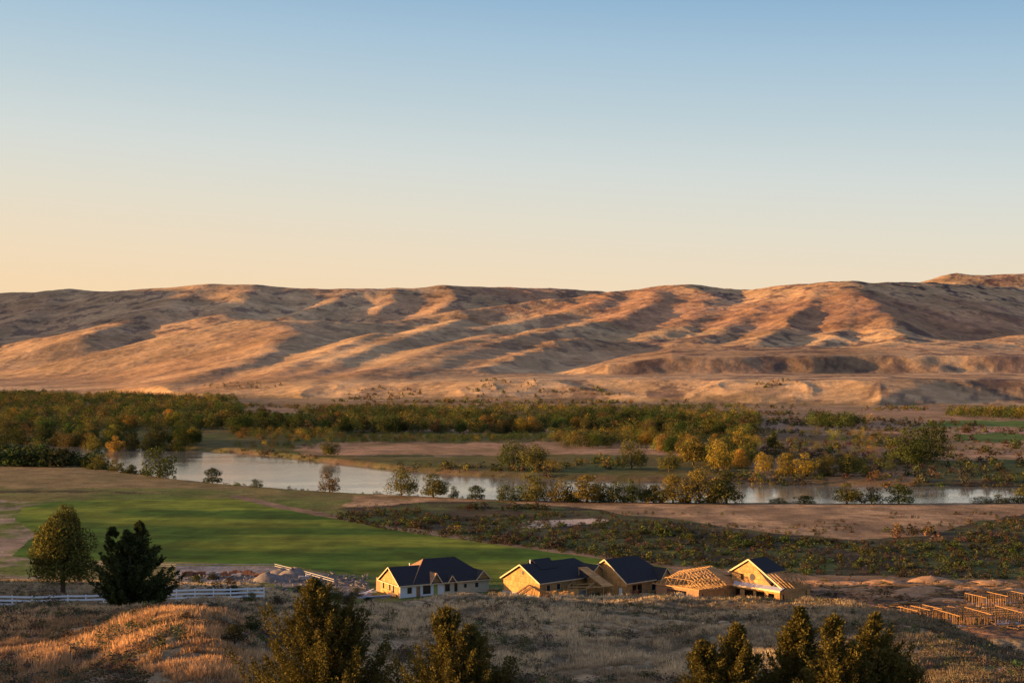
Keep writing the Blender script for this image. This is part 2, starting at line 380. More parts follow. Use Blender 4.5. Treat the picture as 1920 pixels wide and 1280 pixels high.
    m = far & (jx > 560) & (jx < 1400) & (jy > 829) & (jy < 853); C[m] = (pink*(1-.7*t)+np.array((.13, .10, .045))*.7*t)[m]
    m = far & (jx > 640) & (jx < 1120) & (jy > 801) & (jy < 809); C[m] = pink*1.1
    m = far & (jx > 1400) & (jy < 862); C[m] = (pink*(1-.55*t)+np.array((.12, .10, .045))*.55*t)[m]
    m = far & (jx > 1400) & (jx < 1720) & (jy > 812); C[m] = (pink*.8*(1-t)+np.array((.11, .08, .04))*t)[m]
    m = far & (px > 1740+(py-795)*-4) & (np.abs(jy-795) < 5.5); C[m] = (.075, .13, .03)
    m = far & (px > 1790) & (np.abs(jy-821) < 8); C[m] = (.07, .115, .03)
    m = far & (px > 1800) & (np.abs(jy-808) < 3.5); C[m] = (.34, .2, .15)
    m = far & (jx > 430) & (jx < 1400) & (jy < 775); C[m] = (pink*(1-.5*t)+np.array((.12, .10, .045))*.5*t)[m]
    # hills
    toe = np.interp(px, TOE[:, 0], TOE[:, 1])
    h = (y >= 1950)
    if h.any():
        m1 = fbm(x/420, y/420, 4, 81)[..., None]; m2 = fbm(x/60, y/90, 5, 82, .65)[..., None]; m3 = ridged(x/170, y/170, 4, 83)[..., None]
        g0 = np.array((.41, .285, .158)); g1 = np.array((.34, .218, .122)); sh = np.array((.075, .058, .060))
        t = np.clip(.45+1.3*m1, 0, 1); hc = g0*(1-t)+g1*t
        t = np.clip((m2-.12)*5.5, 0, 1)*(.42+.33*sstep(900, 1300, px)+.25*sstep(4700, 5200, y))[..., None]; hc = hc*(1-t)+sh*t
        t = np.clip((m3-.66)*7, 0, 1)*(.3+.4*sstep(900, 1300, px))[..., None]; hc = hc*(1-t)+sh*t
        # red rocky slopes of the right-hand hills
        rr = (sstep(820, 1000, px)*sstep(3900, 4300, y))[..., None]*np.clip(.5+1.5*m1, 0, 1)
        hc = hc*(1-.5*rr)+np.array((.30, .165, .10))*.5*rr
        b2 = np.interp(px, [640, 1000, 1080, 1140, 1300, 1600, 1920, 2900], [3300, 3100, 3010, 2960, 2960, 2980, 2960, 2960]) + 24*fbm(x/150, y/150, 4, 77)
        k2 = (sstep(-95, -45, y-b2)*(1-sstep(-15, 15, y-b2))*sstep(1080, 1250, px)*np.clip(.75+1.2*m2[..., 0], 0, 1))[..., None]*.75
        hc = hc*(1-k2)+np.array((.10, .075, .065))*k2  # dark band along the scarp face: its shade put into the colour
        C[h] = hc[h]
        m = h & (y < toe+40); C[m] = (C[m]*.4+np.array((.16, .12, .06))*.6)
    return C
# ------------------------------------------------------------------ terrain grids
colsp = np.concatenate([np.linspace(-900, -40, 130, endpoint=False), np.arange(-40, 1960, 1.9), np.linspace(1960, 2820, 130)])
def rows_from_py(py): return 52.0*F/(py-HY)
rows = np.concatenate([np.geomspace(18, 84, 40, endpoint=False), np.linspace(84, 300, 330, endpoint=False),
                       rows_from_py(np.linspace(1152, 752, 500)), ])
rows = rows[rows >= 18]
rows = np.unique(np.concatenate([rows, np.linspace(rows.max()+6, 5600, 330), np.linspace(5625, 7900, 90)]))
PX, Yg = np.meshgrid(colsp, rows); Xg = (PX-960)/F*Yg
Zg = Z(Xg, Yg)
Cg = zone_colors(Xg, Yg, Zg)
nr, nc = Xg.shape
idx = np.arange(nr*nc).reshape(nr, nc)
Fq = np.stack([idx[:-1, :-1], idx[:-1, 1:], idx[1:, 1:], idx[1:, :-1]], -1).reshape(-1, 4)
V = np.stack([Xg, Yg, Zg], -1).reshape(-1, 3); Cc = Cg.reshape(-1, 3)
fc = V[Fq].mean(1)
fpx = 960+F*fc[:, 0]/fc[:, 1]; fz = np.where(fc[:, 1] > 290, valley(fpx, fc[:, 1]), fc[:, 2]); fpy = HY+(EYE-fz)/fc[:, 1]*F
jit = 5*fbm(fc[:, 0]/12, fc[:, 1]/20, 3, 55); jity = 1.6*fbm(fc[:, 0]/9, fc[:, 1]/14, 3, 56)
kind = np.zeros(len(Fq), int)
kind[(fc[:, 1] > 300) & inpoly(fpx+jit, fpy+jity, POLY_FIELD)] = 1
kind[(fc[:, 1] > 300) & (kind == 0) & inpoly(fpx+jit*.3, fpy+jity*.6, POLY_TRACK)] = 2
kind[fc[:, 1] >= 1950] = 3
fcol = np.clip(.5+1.4*fbm(Xg/60, Yg/30, 3, 91)+.3*fbm(Xg/10, Yg/5, 3, 92), 0, 1).reshape(-1)[:, None]
fc2 = np.clip(.5+1.8*fbm(Xg/6, Yg/14, 4, 94), 0, 1).reshape(-1)[:, None]; Cfield = (np.array((.042, .088, .011))*(1-fcol)+np.array((.125, .158, .020))*fcol)*(.85+.3*fc2)
Ctrack = np.tile(np.array((.175, .125, .080)), (len(V), 1))*(1+.35*fbm(V[:, 0]/7, V[:, 1]/9, 3, 93))[:, None]
def sub(name, sel, cc, mat, extra=None):
    f = Fq[sel]; u, inv = np.unique(f, return_inverse=True); f = inv.reshape(f.shape)
    v = V[u]; c = cc[u]
    if extra is not None:
        f = np.concatenate([f, extra[1]+len(v)]); v = np.concatenate([v, extra[0]]); c = np.concatenate([c, extra[2]])
    me = np_mesh(name, v, f, mat, {'zone': c}, smooth=True)
    o = link(name, me); tag(o, kind='structure'); return o
# coarse surroundings outside the fine wedge
gx = np.concatenate([np.linspace(-9000, -900, 28), np.arange(-850, 851, 14), np.linspace(900, 9000, 28)])
gy = np.concatenate([np.linspace(-3000, -340, 10), np.arange(-300, 700, 14), np.linspace(720, 9000, 80), ])
GX, GY = np.meshgrid(gx, gy); GZ = Z(GX, GY, False)
GZ = np.where(GY < -50, GZ-.01*(-50-GY), GZ)-.6
cc2 = np.tile(np.array((.15, .12, .072)), (GX.size, 1))
gi = np.arange(GX.size).reshape(GX.shape)
GF = np.stack([gi[:-1, :-1], gi[:-1, 1:], gi[1:, 1:], gi[1:, :-1]], -1).reshape(-1, 4)
GV = np.stack([GX, GY, GZ], -1).reshape(-1, 3)
c4 = GV[GF]; p4 = 960+F*c4[..., 0]/np.maximum(c4[..., 1], 1)
ins = ((p4 > -880) & (p4 < 2800) & (c4[..., 1] > 20) & (c4[..., 1] < 7850)).all(1)
GF = GF[~ins]; GV[:, 2] += np.where(GV[:, 1] > 7850, -40, 0)
o_ground = sub('ground', kind == 0, Cc, M_ground, (GV, GF, cc2))
o_field = sub('field', kind == 1, Cfield, M_field)
o_track = sub('dirt_track', kind == 2, Ctrack, M_track)
o_hills = sub('hills', kind == 3, Cc, M_hills)

# ------------------------------------------------------------------ river
m, n, l, b = newmat('river water')
b.inputs['Base Color'].default_value = (.14, .15, .135, 1); b.inputs['Roughness'].default_value = .05
b.inputs['Specular IOR Level'].default_value = .5; b.inputs['IOR'].default_value = 1.55
g = n.new('ShaderNodeNewGeometry'); mp = n.new('ShaderNodeVectorMath'); mp.operation = 'MULTIPLY'; mp.inputs[1].default_value = (.5, 1, 1)
l.new(g.outputs['Position'], mp.inputs[0])
t1 = noise_n(n, l, .9, 3, vec=mp.outputs[0]); t2 = noise_n(n, l, .03, 3, vec=mp.outputs[0])
st = ramp(n, l, t2.outputs[0], (.35, .25), (.65, 1.0))
bu = n.new('ShaderNodeBump'); bu.inputs['Distance'].default_value = .06; l.new(t1.outputs[0], bu.inputs['Height']); l.new(st, bu.inputs['Strength'])
l.new(bu.outputs[0], b.inputs['Normal'])
M_water = m
rc = np.linspace(-900, 2820, 160); v = []
for p in rc:
    a = near_bank(p)-3; c = far_bank(p)+12
    v += [((p-960)/F*a, a, -6.0), ((p-960)/F*c, c, -6.0)]
fr = np.array([(2*i, 2*i+2, 2*i+3, 2*i+1) for i in range(len(rc)-1)])
tag(link('river', np_mesh('river', np.array(v), fr, M_water)), kind='structure')
# ------------------------------------------------------------------ mesh builder for hand-built parts
class MB:
    def __init__(s): s.v = []; s.f = []
    def add(s, vs, fs):
        k = len(s.v); s.v += [tuple(map(float, q)) for q in vs]; s.f += [tuple(i+k for i in q) for q in fs]; return s
    def box(s, x0, x1, y0, y1, z0, z1):
        return s.add([(x0, y0, z0), (x1, y0, z0), (x1, y1, z0), (x0, y1, z0), (x0, y0, z1), (x1, y0, z1), (x1, y1, z1), (x0, y1, z1)],
                     [(0, 3, 2, 1), (4, 5, 6, 7), (0, 1, 5, 4), (1, 2, 6, 5), (2, 3, 7, 6), (3, 0, 4, 7)])
    def beam(s, p, q, w=.05, h=.12):
        p = Vector(p); q = Vector(q); d = (q-p).normalized(); up = Vector((0, 0, 1)) if abs(d.z) < .95 else Vector((1, 0, 0))
        a = d.cross(up).normalized()*w/2; b = a.cross(d).normalized()*h/2
        vs = [p-a-b, p+a-b, p+a+b, p-a+b, q-a-b, q+a-b, q+a+b, q-a+b]
        return s.add(vs, [(0, 1, 2, 3), (7, 6, 5, 4), (0, 4, 5, 1), (1, 5, 6, 2), (2, 6, 7, 3), (3, 7, 4, 0)])
    def slab(s, pts, t):            # polygon given a thickness along its normal (downwards)
        p = [Vector(a) for a in pts]; nn = Vector((0, 0, 0))
        for i in range(len(p)): nn += (p[i]-p[0]).cross(p[(i+1) % len(p)]-p[0])
        nn.normalize()
        if nn.z < 0: nn = -nn
        k = len(p); vs = p+[a-nn*t for a in p]
        return s.add(vs, [tuple(range(k)), tuple(range(2*k-1, k-1, -1))]+[(i, k+i, k+(i+1) % k, (i+1) % k) for i in range(k)])
    def tube(s, pts, radii, k=6):
        rings = []
        for i, p in enumerate(pts):
            p = Vector(p); d = (Vector(pts[min(i+1, len(pts)-1)])-Vector(pts[max(i-1, 0)])).normalized()
            u = d.orthogonal().normalized(); w = d.cross(u)
            rings.append([p+(u*math.cos(a)+w*math.sin(a))*radii[i] for a in [2*math.pi*j/k for j in range(k)]])
        vs = [q for r_ in rings for q in r_]; fs = []
        for i in range(len(pts)-1):
            for j in range(k): fs.append((i*k+j, i*k+(j+1) % k, (i+1)*k+(j+1) % k, (i+1)*k+j))
        fs.append(tuple(range(k-1, -1, -1))); fs.append(tuple(range((len(pts)-1)*k, len(pts)*k)))
        return s.add(vs, fs)
    def mesh(s, name, mat):
        me = bpy.data.meshes.new(name); me.from_pydata(s.v, [], s.f)
        if mat: me.materials.append(mat)
        me.update(); return me
    def build(s, name, mat, parent=None, label=None):
        o = link(name, s.mesh(name, mat), parent)
        if label: o['label'] = label
        return o
def empty(name, loc, rz=0):
    o = bpy.data.objects.new(name, None); COL.objects.link(o); o.location = loc; o.rotation_euler = (0, 0, rz); o.empty_display_size = .3
    return o
def copy_tree(o, parent=None):
    c = o.copy(); COL.objects.link(c)
    if parent: c.parent = parent
    for ch in list(o.children): copy_tree(ch, c)
    return c

# ------------------------------------------------------------------ plant materials
def leaf_mat(name, attr, colors=None, trans=.18):
    m = bpy.data.materials.new(name); m.use_nodes = True; nt = m.node_tree; n = nt.nodes; l = nt.links
    for q in list(n):
        if q.type == 'BSDF_PRINCIPLED': n.remove(q)
    out = [q for q in n if q.type == 'OUTPUT_MATERIAL'][0]
    if attr:
        a = n.new('ShaderNodeAttribute'); a.attribute_name = 'tint'; c = a.outputs['Color']
    else:
        oi = n.new('ShaderNodeObjectInfo'); a = n.new('ShaderNodeAttribute'); a.attribute_name = 'tint'
        c = mixc(n, l, 1.0, a.outputs['Color'], oi.outputs['Color'], 'MULTIPLY')
    g = n.new('ShaderNodeNewGeometry')
    rr = ramp(n, l, g.outputs['Random Per Island'], (0, .72), (1, 1.28))
    c = mixc(n, l, 1.0, c, rr, 'MULTIPLY')
    d = n.new('ShaderNodeBsdfDiffuse'); t = n.new('ShaderNodeBsdfTranslucent'); mxs = n.new('ShaderNodeMixShader'); mxs.inputs[0].default_value = trans
    l.new(c, d.inputs[0]); l.new(c, t.inputs[0]); l.new(d.outputs[0], mxs.inputs[1]); l.new(t.outputs[0], mxs.inputs[2]); l.new(mxs.outputs[0], out.inputs[0])
    return m
M_leaf = leaf_mat('foliage', False); M_mass = leaf_mat('foliage mass', True); M_grass = leaf_mat('dry grass blades', True, trans=.25)
m, n, l, b = newmat('bark'); b.inputs['Base Color'].default_value = (.075, .055, .04, 1); M_bark = m

def quads(cent, size, rng, up=.0, aspect=1.0, out=None, spread=1.0):
    """leaf clumps: one small bent quad at each centre, normals random (or along out)"""
    k = len(cent); nrm = rng.normal(size=(k, 3))*spread
    if out is not None: nrm = nrm+out*1.4
    nrm[:, 2] += up
    nrm /= np.linalg.norm(nrm, axis=1)[:, None]+1e-9
    a = np.cross(nrm, rng.normal(size=(k, 3))); a /= np.linalg.norm(a, axis=1)[:, None]+1e-9
    b_ = np.cross(nrm, a); s = (size*rng.uniform(.55, 1.3, k))[:, None]*.5
    a = a*s; b_ = b_*s*aspect
    j = rng.uniform(.5, 1.1, (k, 4, 1))
    q = np.stack([cent-a*j[:, 0], cent+b_*j[:, 1]-a*.2, cent+a*j[:, 2], cent-b_*j[:, 3]+a*.2], 1)
    return q.reshape(-1, 3), np.arange(4*k).reshape(k, 4)
def crown_points(rng, k, h, r, h0, lobes=14, shape='round'):
    """centres of leaf clumps through a lobed crown, h total height, r half width, h0 where the crown starts"""
    hc = (h-h0)/2; L = []
    for i in range(lobes):
        th = rng.uniform(0, 6.283); u = rng.uniform(-1, 1); w = math.sqrt(max(0, 1-u*u))
        if shape == 'round' and u < 0: w = max(w, .9)
        if shape == 'cone': w = (1-(u+1)/2)**.8*1.0+.08
        rad = rng.uniform(.35, .8)
        L.append((math.cos(th)*w*rad*r, math.sin(th)*w*rad*r, h0+hc+(u*hc*.72 if u > 0 else u*hc*.66), rng.uniform(.30, .52)*min(r, hc)*(.7 if shape == 'cone' else 1)))
    L.append((0, 0, h0+hc, .5*min(r, hc))); L.append((0, 0, h-.3*min(r, hc), .3*min(r, hc)))
    if shape == 'round':
        for i in range(6):
            a = i*1.05+rng.uniform(0, .5); L.append((math.cos(a)*.56*r, math.sin(a)*.56*r, h0+.42*hc, .40*min(r, hc)))
    L = np.array(L); w = L[:, 3]**2; pick = rng.choice(len(L), k, p=w/w.sum())
    d = rng.normal(size=(k, 3)); d /= np.linalg.norm(d, axis=1)[:, None]
    rad = L[pick, 3]*rng.uniform(.55, 1.08, k)**.7
    p = L[pick, :3]+d*rad[:, None]*np.array([1, 1, .85]); p[:, 2] = np.maximum(p[:, 2], .15)
    return p, d
def trunk_mb(h, r, h0, rng, limbs=4):
    m_ = MB(); top = h*.7
    pts = [(0, 0, -.6), (0, 0, h0*.6), (rng.uniform(-.2, .2), rng.uniform(-.2, .2), h0+.3*(h-h0)), (rng.uniform(-.4, .4), rng.uniform(-.4, .4), top)]
    rr = h*.028
    m_.tube(pts, [rr*1.25, rr, rr*.7, rr*.25])
    for i in range(limbs):
        th = i*6.283/limbs+rng.uniform(-.5, .5); z0 = h0*.7+(h-h0)*rng.uniform(0, .3); e = r*rng.uniform(.5, .8)
        m_.tube([(0, 0, z0), (math.cos(th)*e*.5, math.sin(th)*e*.5, z0+e*.5), (math.cos(th)*e, math.sin(th)*e, z0+e*1.0)], [rr*.5, rr*.32, rr*.12], 5)
    return m_
def tree_proto(seed, h, r, h0, k, size, shape='round', lobes=14):
    rng = np.random.default_rng(seed)
    p, d = crown_points(rng, k, h, r, h0, lobes, shape)
    v, f = quads(p, size, rng, up=.2, out=d)
    lobe = .8+.4*vnoise(v[:, 0]*.9+seed, v[:, 2]*.9+v[:, 1]*.5, seed)
    me = np_mesh('crown', v, f, M_leaf, {'tint': np.stack([lobe*1.02, lobe, lobe*.95], 1)})
    tm = trunk_mb(h, r, h0, rng).mesh('trunk', M_bark)
    return dict(crown=me, trunk=tm, h=h, r=r, v=v, f=f)
def put_tree(pr, name, label, cat, group, x, y, h, wscale, col, rz, z=None, parts=True):
    s = h/pr['h']; z = zat(x, y) if z is None else z
    e = empty(name, (x, y, z-.1), rz); e.scale = (s*wscale, s*wscale, s)
    tag(e, label, cat, group)
    for nm in ('crown', 'trunk'):
        o = link(nm, pr[nm], e)
        if nm == 'crown': o.color = tuple(col)+(1,)
    return e
DARK = (.040, .054, .020); MID = (.062, .080, .026); OLIVE = (.104, .104, .033); GOLD = (.155, .125, .034); YEL = (.26, .20, .040); RUST = (.11, .078, .038)
PR = [tree_proto(100+i, 12, rr, hh, 4200, .52, lobes=lb) for i, (rr, hh, lb) in enumerate([(6.0, .5, 20), (6.8, .3, 26), (5.2, .6, 16), (5.8, .2, 22), (7.4, .4, 28), (4.8, .4, 14)])]
PB = [tree_proto(140+i, 5, rr, .1, 2400, .28, lobes=lb) for i, (rr, lb) in enumerate([(3.2, 10), (2.6, 8), (3.8, 12)])]

RG = random.Random(11)
def place(px, pyb, d=None):     # picture column and base row -> world point on the terrain
    if d is None: x, y, z = ground_at(px, pyb)
    else: x = (px-960)/F*d; y = d; z = zat(x, y)
    return x, y, z
def on_far(px, pyb): d = 52.6*F/(pyb-HY); return (px-960)/F*d, d
# --- trees one can name, along the near bank: column, base row, height in rows, width in rows, colour, kind, label
NEARB = [
 (297, 896, 50, 62, MID, 'b', 'big rounded tree standing alone on the near bank where the river first shows'),
 (398, 908, 27, 34, DARK, 'b', 'dark round bush on the near bank right of the big rounded tree'),
 (480, 914, 15, 26, DARK, 'b', 'low dark bush at the water edge between the dark round bush and the bare shrub'),
 (617, 921, 34, 38, RUST, 'b', 'sparse brownish shrub tree alone against the bright river'),
 (752, 929, 45, 60, OLIVE, 't', 'wide golden-olive tree, left one of the pair against the river above the first house'),
 (812, 930, 40, 46, OLIVE, 't', 'narrower olive tree, right one of the pair against the river'),
 (850, 931, 21, 20, DARK, 'b', 'small dark shrub just right of the tree pair on the near bank'),
 (892, 934, 24, 32, DARK, 'b', 'dark pointed bush alone between the tree pair and the green bush'),
 (952, 936, 27, 40, MID, 'b', 'fresh green bush at the left end of the long bank thicket'),
 (1000, 937, 40, 46, OLIVE, 't', 'first golden tree at the left end of the long bank thicket'),
 (1048, 938, 36, 48, GOLD, 't', 'golden tree second from the left in the long bank thicket'),
 (1100, 938, 46, 56, GOLD, 't', 'tallest golden tree in the left half of the long bank thicket'),
 (1150, 939, 36, 40, OLIVE, 't', 'olive tree in the middle of the long bank thicket'),
 (1186, 939, 32, 40, MID, 't', 'greener low tree right of the middle of the long bank thicket'),
 (1226, 940, 30, 40, OLIVE, 't', 'short olive tree before the thicket grows taller to the right'),
 (1262, 940, 46, 56, GOLD, 't', 'tall golden tree third from the right end of the bank thicket'),
 (1312, 941, 60, 66, GOLD, 't', 'tallest golden tree near the right end of the bank thicket'),
 (1362, 941, 56, 58, OLIVE, 't', 'broad olive tree closing the bank thicket on its right'),
 (1462, 941, 10, 40, OLIVE, 'b', 'low hedge-like bush on the bank left of the three right-hand trees'),
 (1508, 942, 14, 40, MID, 'b', 'low green bush beside the water left of the three right-hand trees'),
 (1588, 943, 36, 46, OLIVE, 't', 'left of the three rounded trees on the right-hand bank'),
 (1634, 943, 28, 46, DARK, 'b', 'middle and lowest of the three rounded trees on the right-hand bank'),
 (1686, 943, 34, 50, MID, 'b', 'right of the three rounded trees on the right-hand bank, dark green'),
 (1838, 943, 13, 36, OLIVE, 'b', 'small olive bush on the bank near the right picture edge'),
 (1872, 943, 15, 34, GOLD, 'b', 'small golden bush on the bank near the right picture edge'),
 (1914, 943, 26, 34, OLIVE, 'b', 'taller bush on the bank cut by the right picture edge'),
 (186, 884, 26, 40, OLIVE, 'b', 'olive tree at the right end of the dark bank wood on the left'),
 (218, 886, 20, 26, OLIVE, 'b', 'small thin tree with river glinting behind, left of the big rounded tree'),
 (246, 890, 16, 20, DARK, 'b', 'small dark shrub directly left of the big rounded tree'),
]
for i, (px, pb, hh, ww, c, kd, lb) in enumerate(NEARB):
    d = float(near_bank(np.array(px)))-4; x = (px-960)/F*d; z = zat(x, d)
    h = hh/F*d*1.15; w = ww/F*d*1.32
    pr = (PR if kd == 't' else PB)[i % (6 if kd == 't' else 3)]
    put_tree(pr, 'riverside_tree' if kd == 't' else 'riverside_bush', lb, 'tree' if kd == 't' else 'bush', 'trees and bushes on the near river bank', x, d, h, (w/2/pr['r'])/(h/pr['h']), c, RG.uniform(0, 6), z)
FARB = [
 (620, 852, 37, 38, OLIVE, 't', 'single rounded tree on the far bank above the brown cut bank'),
 (962, 874, 52, 66, MID, 't', 'left of the two big joined trees on the far bank above the river'),
 (1006, 877, 50, 70, OLIVE, 't', 'right of the two big joined trees on the far bank above the river'),
 (1038, 880, 24, 50, GOLD, 'b', 'golden bush at the right foot of the two big joined trees'),
 (1184, 876, 56, 70, OLIVE, 't', 'tall spreading tree on the far bank left of the golden grove'),
 (1090, 893, 16, 50, YEL, 'b', 'bright yellow bush on the far bank between the joined trees and the spreading tree'),
 (1700, 866, 70, 80, MID, 't', 'left tree of the large dark clump on the far side at right'),
 (1745, 862, 74, 80, DARK, 't', 'right tree of the large dark clump on the far side at right'),
 (1722, 872, 50, 70, DARK, 't', 'front tree of the large dark clump on the far side at right'),
 (1450, 842, 36, 26, DARK, 't', 'thin dark tree standing before the bare ground right of the main wood'),
 (1432, 884, 40, 44, YEL, 't', 'yellow tree at the left end of the golden row across the river'),
 (1478, 888, 44, 50, GOLD, 't', 'golden tree second from the left in the golden row across the river'),
 (1508, 889, 46, 52, YEL, 't', 'brightest yellow tree in the golden row across the river'),
 (1552, 888, 40, 56, GOLD, 't', 'golden tree third from the left in the row across the river'),
 (1590, 888, 44, 60, OLIVE, 't', 'olive tree closing the golden row across the river on its right'),
 (1300, 868, 54, 66, GOLD, 't', 'left golden tree of the grove in front of the main wood'),
 (1345, 880, 60, 70, YEL, 't', 'middle yellow tree of the grove in front of the main wood'),
 (1382, 862, 50, 60, GOLD, 't', 'right golden tree of the grove in front of the main wood'),
 (1255, 880, 40, 50, OLIVE, 't', 'olive tree at the left foot of the grove in front of the main wood'),
]
for i, (px, pb, hh, ww, c, kd, lb) in enumerate(FARB):
    x, d = on_far(px, pb); h = hh/F*d; w = ww/F*d; pr = (PR if kd == 't' else PB)[(i*5+2) % (6 if kd == 't' else 3)]
    put_tree(pr, 'cottonwood_tree' if kd == 't' else 'bush', lb, 'tree' if kd == 't' else 'bush', 'trees standing out on the far side of the river', x, d, h, (w/2/pr['r'])/(h/pr['h']), c, RG.uniform(0, 6))

# --- woods across the river: candidates over regions of the picture's valley; the nearest become trees, the rest one wood
WOODS = [  # polygon of base points (column,row), spacing m, height, golden share, name, label
 ([(-60, 738), (440, 748), (455, 770), (430, 800), (350, 812), (380, 835), (250, 838), (130, 830), (-60, 826)], 13.5, (6, 14.5), .36, 'left', 'tree in the wide wood behind the left end of the river'),
 ([(430, 790), (640, 778), (1150, 780), (1420, 785), (1420, 812), (1150, 812), (640, 812), (430, 812)], 12.5, (6.5, 14), .22, 'belt', 'tree in the dark tree belt behind the far bank, centre'),
 ([(560, 772), (700, 767), (1400, 768), (1420, 785), (600, 785)], 14, (8, 11), .3, 'belt', 'tree in the dark tree belt behind the far bank, centre'),
 ([(640, 818), (900, 817), (1400, 815), (1400, 829), (640, 830)], 9, (3.2, 5), .15, 'hedge', 'low tree in the hedge line below the dark tree belt'),
 ([(1170, 790), (1420, 790), (1420, 840), (1395, 880), (1260, 850), (1170, 830)], 11, (8, 12), .55, 'right', 'tree in the mixed golden wood at the right end of the tree belt'),
 ([(1510, 784), (1560, 788), (1650, 797), (1640, 803), (1520, 800)], 11, (9, 12), .1, 'clump', 'dark tree in the clump on the bare fields right of the wood'),
 ([(1030, 815), (1180, 812), (1180, 838), (1060, 842)], 11, (5, 10), .4, 'right', 'tree in the mixed golden wood at the right end of the tree belt'),
 ([(1420, 806), (1700, 812), (1670, 882), (1420, 886)], 17, (3, 7.5), .6, 'open', 'small tree on the open ground between the wood and the large dark clump'),
 ([(430, 800), (640, 806), (640, 826), (560, 828), (440, 822)], 11, (5, 9), .25, 'hedge', 'low tree in the hedge line below the dark tree belt'),
 ([(1770, 778), (1830, 774), (1925, 776), (2100, 778), (2100, 786), (1925, 786), (1800, 786)], 12, (11, 14), .3, 'far', 'tree in the grove at the foot of the hills, right picture edge'),
 ([(420, 832), (600, 834), (600, 842), (430, 838)], 11, (3, 5), .2, 'hedge2', 'low tree on the far bank left of the single rounded tree'),
]
def wood_points(poly, sp, seed):
    xs = [p[0] for p in poly]; ys = [p[1] for p in poly]; R_ = random.Random(seed)
    d0, d1 = 52.6*F/(max(ys)-HY), 52.6*F/(min(ys)-HY); out = []
    P0 = np.array(poly, float)
    y = d0
    while y < d1:
        x = (min(xs)-960)/F*y
        while x < (max(xs)-960)/F*y:
            X = x+R_.uniform(-.5, .5)*sp; Y = y+R_.uniform(-.5, .5)*sp
            px = 960+F*X/Y; py = HY+52.6*F/Y
            jx = px+14*float(fbm(np.array([X/60]), np.array([Y/60]), 2, 3)[0]) if False else px
            if inpoly(np.array([jx]), np.array([py]), poly)[0]: out.append((X, Y))
            x += sp
        y += sp*(1.0 if y < 1400 else 1.6)
    return out
rest = []; indiv = []
for wi, (poly, sp, hr, gs, nm, lb) in enumerate(WOODS):
    pts = wood_points(poly, sp, 50+wi)
    A = np.array(pts); keep = fbm(A[:, 0]/70, A[:, 1]/90, 3, 60+wi) > (-.32 if nm in ('left', 'belt', 'right') else -.5)
    cl = fbm(A[:, 0]/110, A[:, 1]/160, 3, 80+wi)
    for (X, Y), kp, cv in zip(pts, keep, cl):
        if not kp: continue
        r_ = RG.random()+cv*.5; h = RG.uniform(*hr)*(1.0+.25*cv)
        c = GOLD if r_ < gs*.45 else OLIVE if r_ < gs*1.1 else (MID if r_ < .5 else DARK)
        if RG.random() < gs*.10: c = YEL
        if RG.random() < .05: c = RUST
        c = tuple(q*RG.uniform(.8, 1.25) for q in c)
        (indiv if True else rest).append((Y, X, h, c, nm, lb))
indiv.sort(key=lambda q: q[0]/q[2])
rest = indiv[240:]; indiv = indiv[:240]
for (Y, X, h, c, nm, lb) in indiv:
    pr = PR[RG.randrange(6)]; lum = c[0]/max(c[1], 1e-6)
    word = 'golden' if lum > 1.25 else 'olive' if lum > .95 else 'dark green'
    if nm == 'clump': word = 'upright'
    put_tree(pr, 'woodland_tree', word+' '+lb.replace('dark tree in', 'tree in'), 'tree', 'trees of the woods across the river', X, Y, h, RG.uniform(.9, 1.25), c, RG.uniform(0, 6))
# cheap trees for the mass: resampled crowns
def mass(name, items, protos, k, size, label, cat, mat=None, seed=5, sink=.0, sq=1.0):
    rng = np.random.default_rng(seed); Vs = []; Ts = []
    it = np.array([(a, b_, c_, d_) for a, b_, c_, d_, _ in items]); zz = Z(it[:, 0], it[:, 1])-sink
    for i, (X, Y, h, w, c) in enumerate(items):
        pr = protos[rng.integers(len(protos))]; s = h/pr['h']
        kk = int(k if np.isscalar(k) else np.interp(Y, *k))
        sel = rng.choice(len(pr['f']), min(kk, len(pr['f'])), replace=False)
        q = pr['v'].reshape(-1, 4, 3)[sel]; cen = q.mean(1, keepdims=True)
        g_ = math.sqrt(len(pr['f'])/kk)*size
        q = (q-cen)*g_+cen; th = rng.uniform(0, 6.28)
        X2 = (q[..., 0]*math.cos(th)-q[..., 1]*math.sin(th))*s*w; Y2 = (q[..., 0]*math.sin(th)+q[..., 1]*math.cos(th))*s*w
        Vs.append(np.stack([X2+X, Y2+Y, q[..., 2]*s*sq+zz[i]], -1).reshape(-1, 3))
        t = np.tile(np.array(c)*rng.uniform(.85, 1.15), (len(q)*4, 1)); Ts.append(t)
    v = np.concatenate(Vs); f = np.arange(len(v)).reshape(-1, 4)
    o = link(name, np_mesh(name, v, f, mat or M_mass, {'tint': np.concatenate(Ts)}))
    return tag(o, label, cat, kind='stuff')
mass('far_wood', [(X, Y, h, RG.uniform(1.0, 1.5), c) for (Y, X, h, c, nm, lb) in rest], PR, ([700, 1200, 2500], [800, 450, 220]), .50,
     'mixed green and golden cottonwood forest filling the valley beyond the river', 'forest')
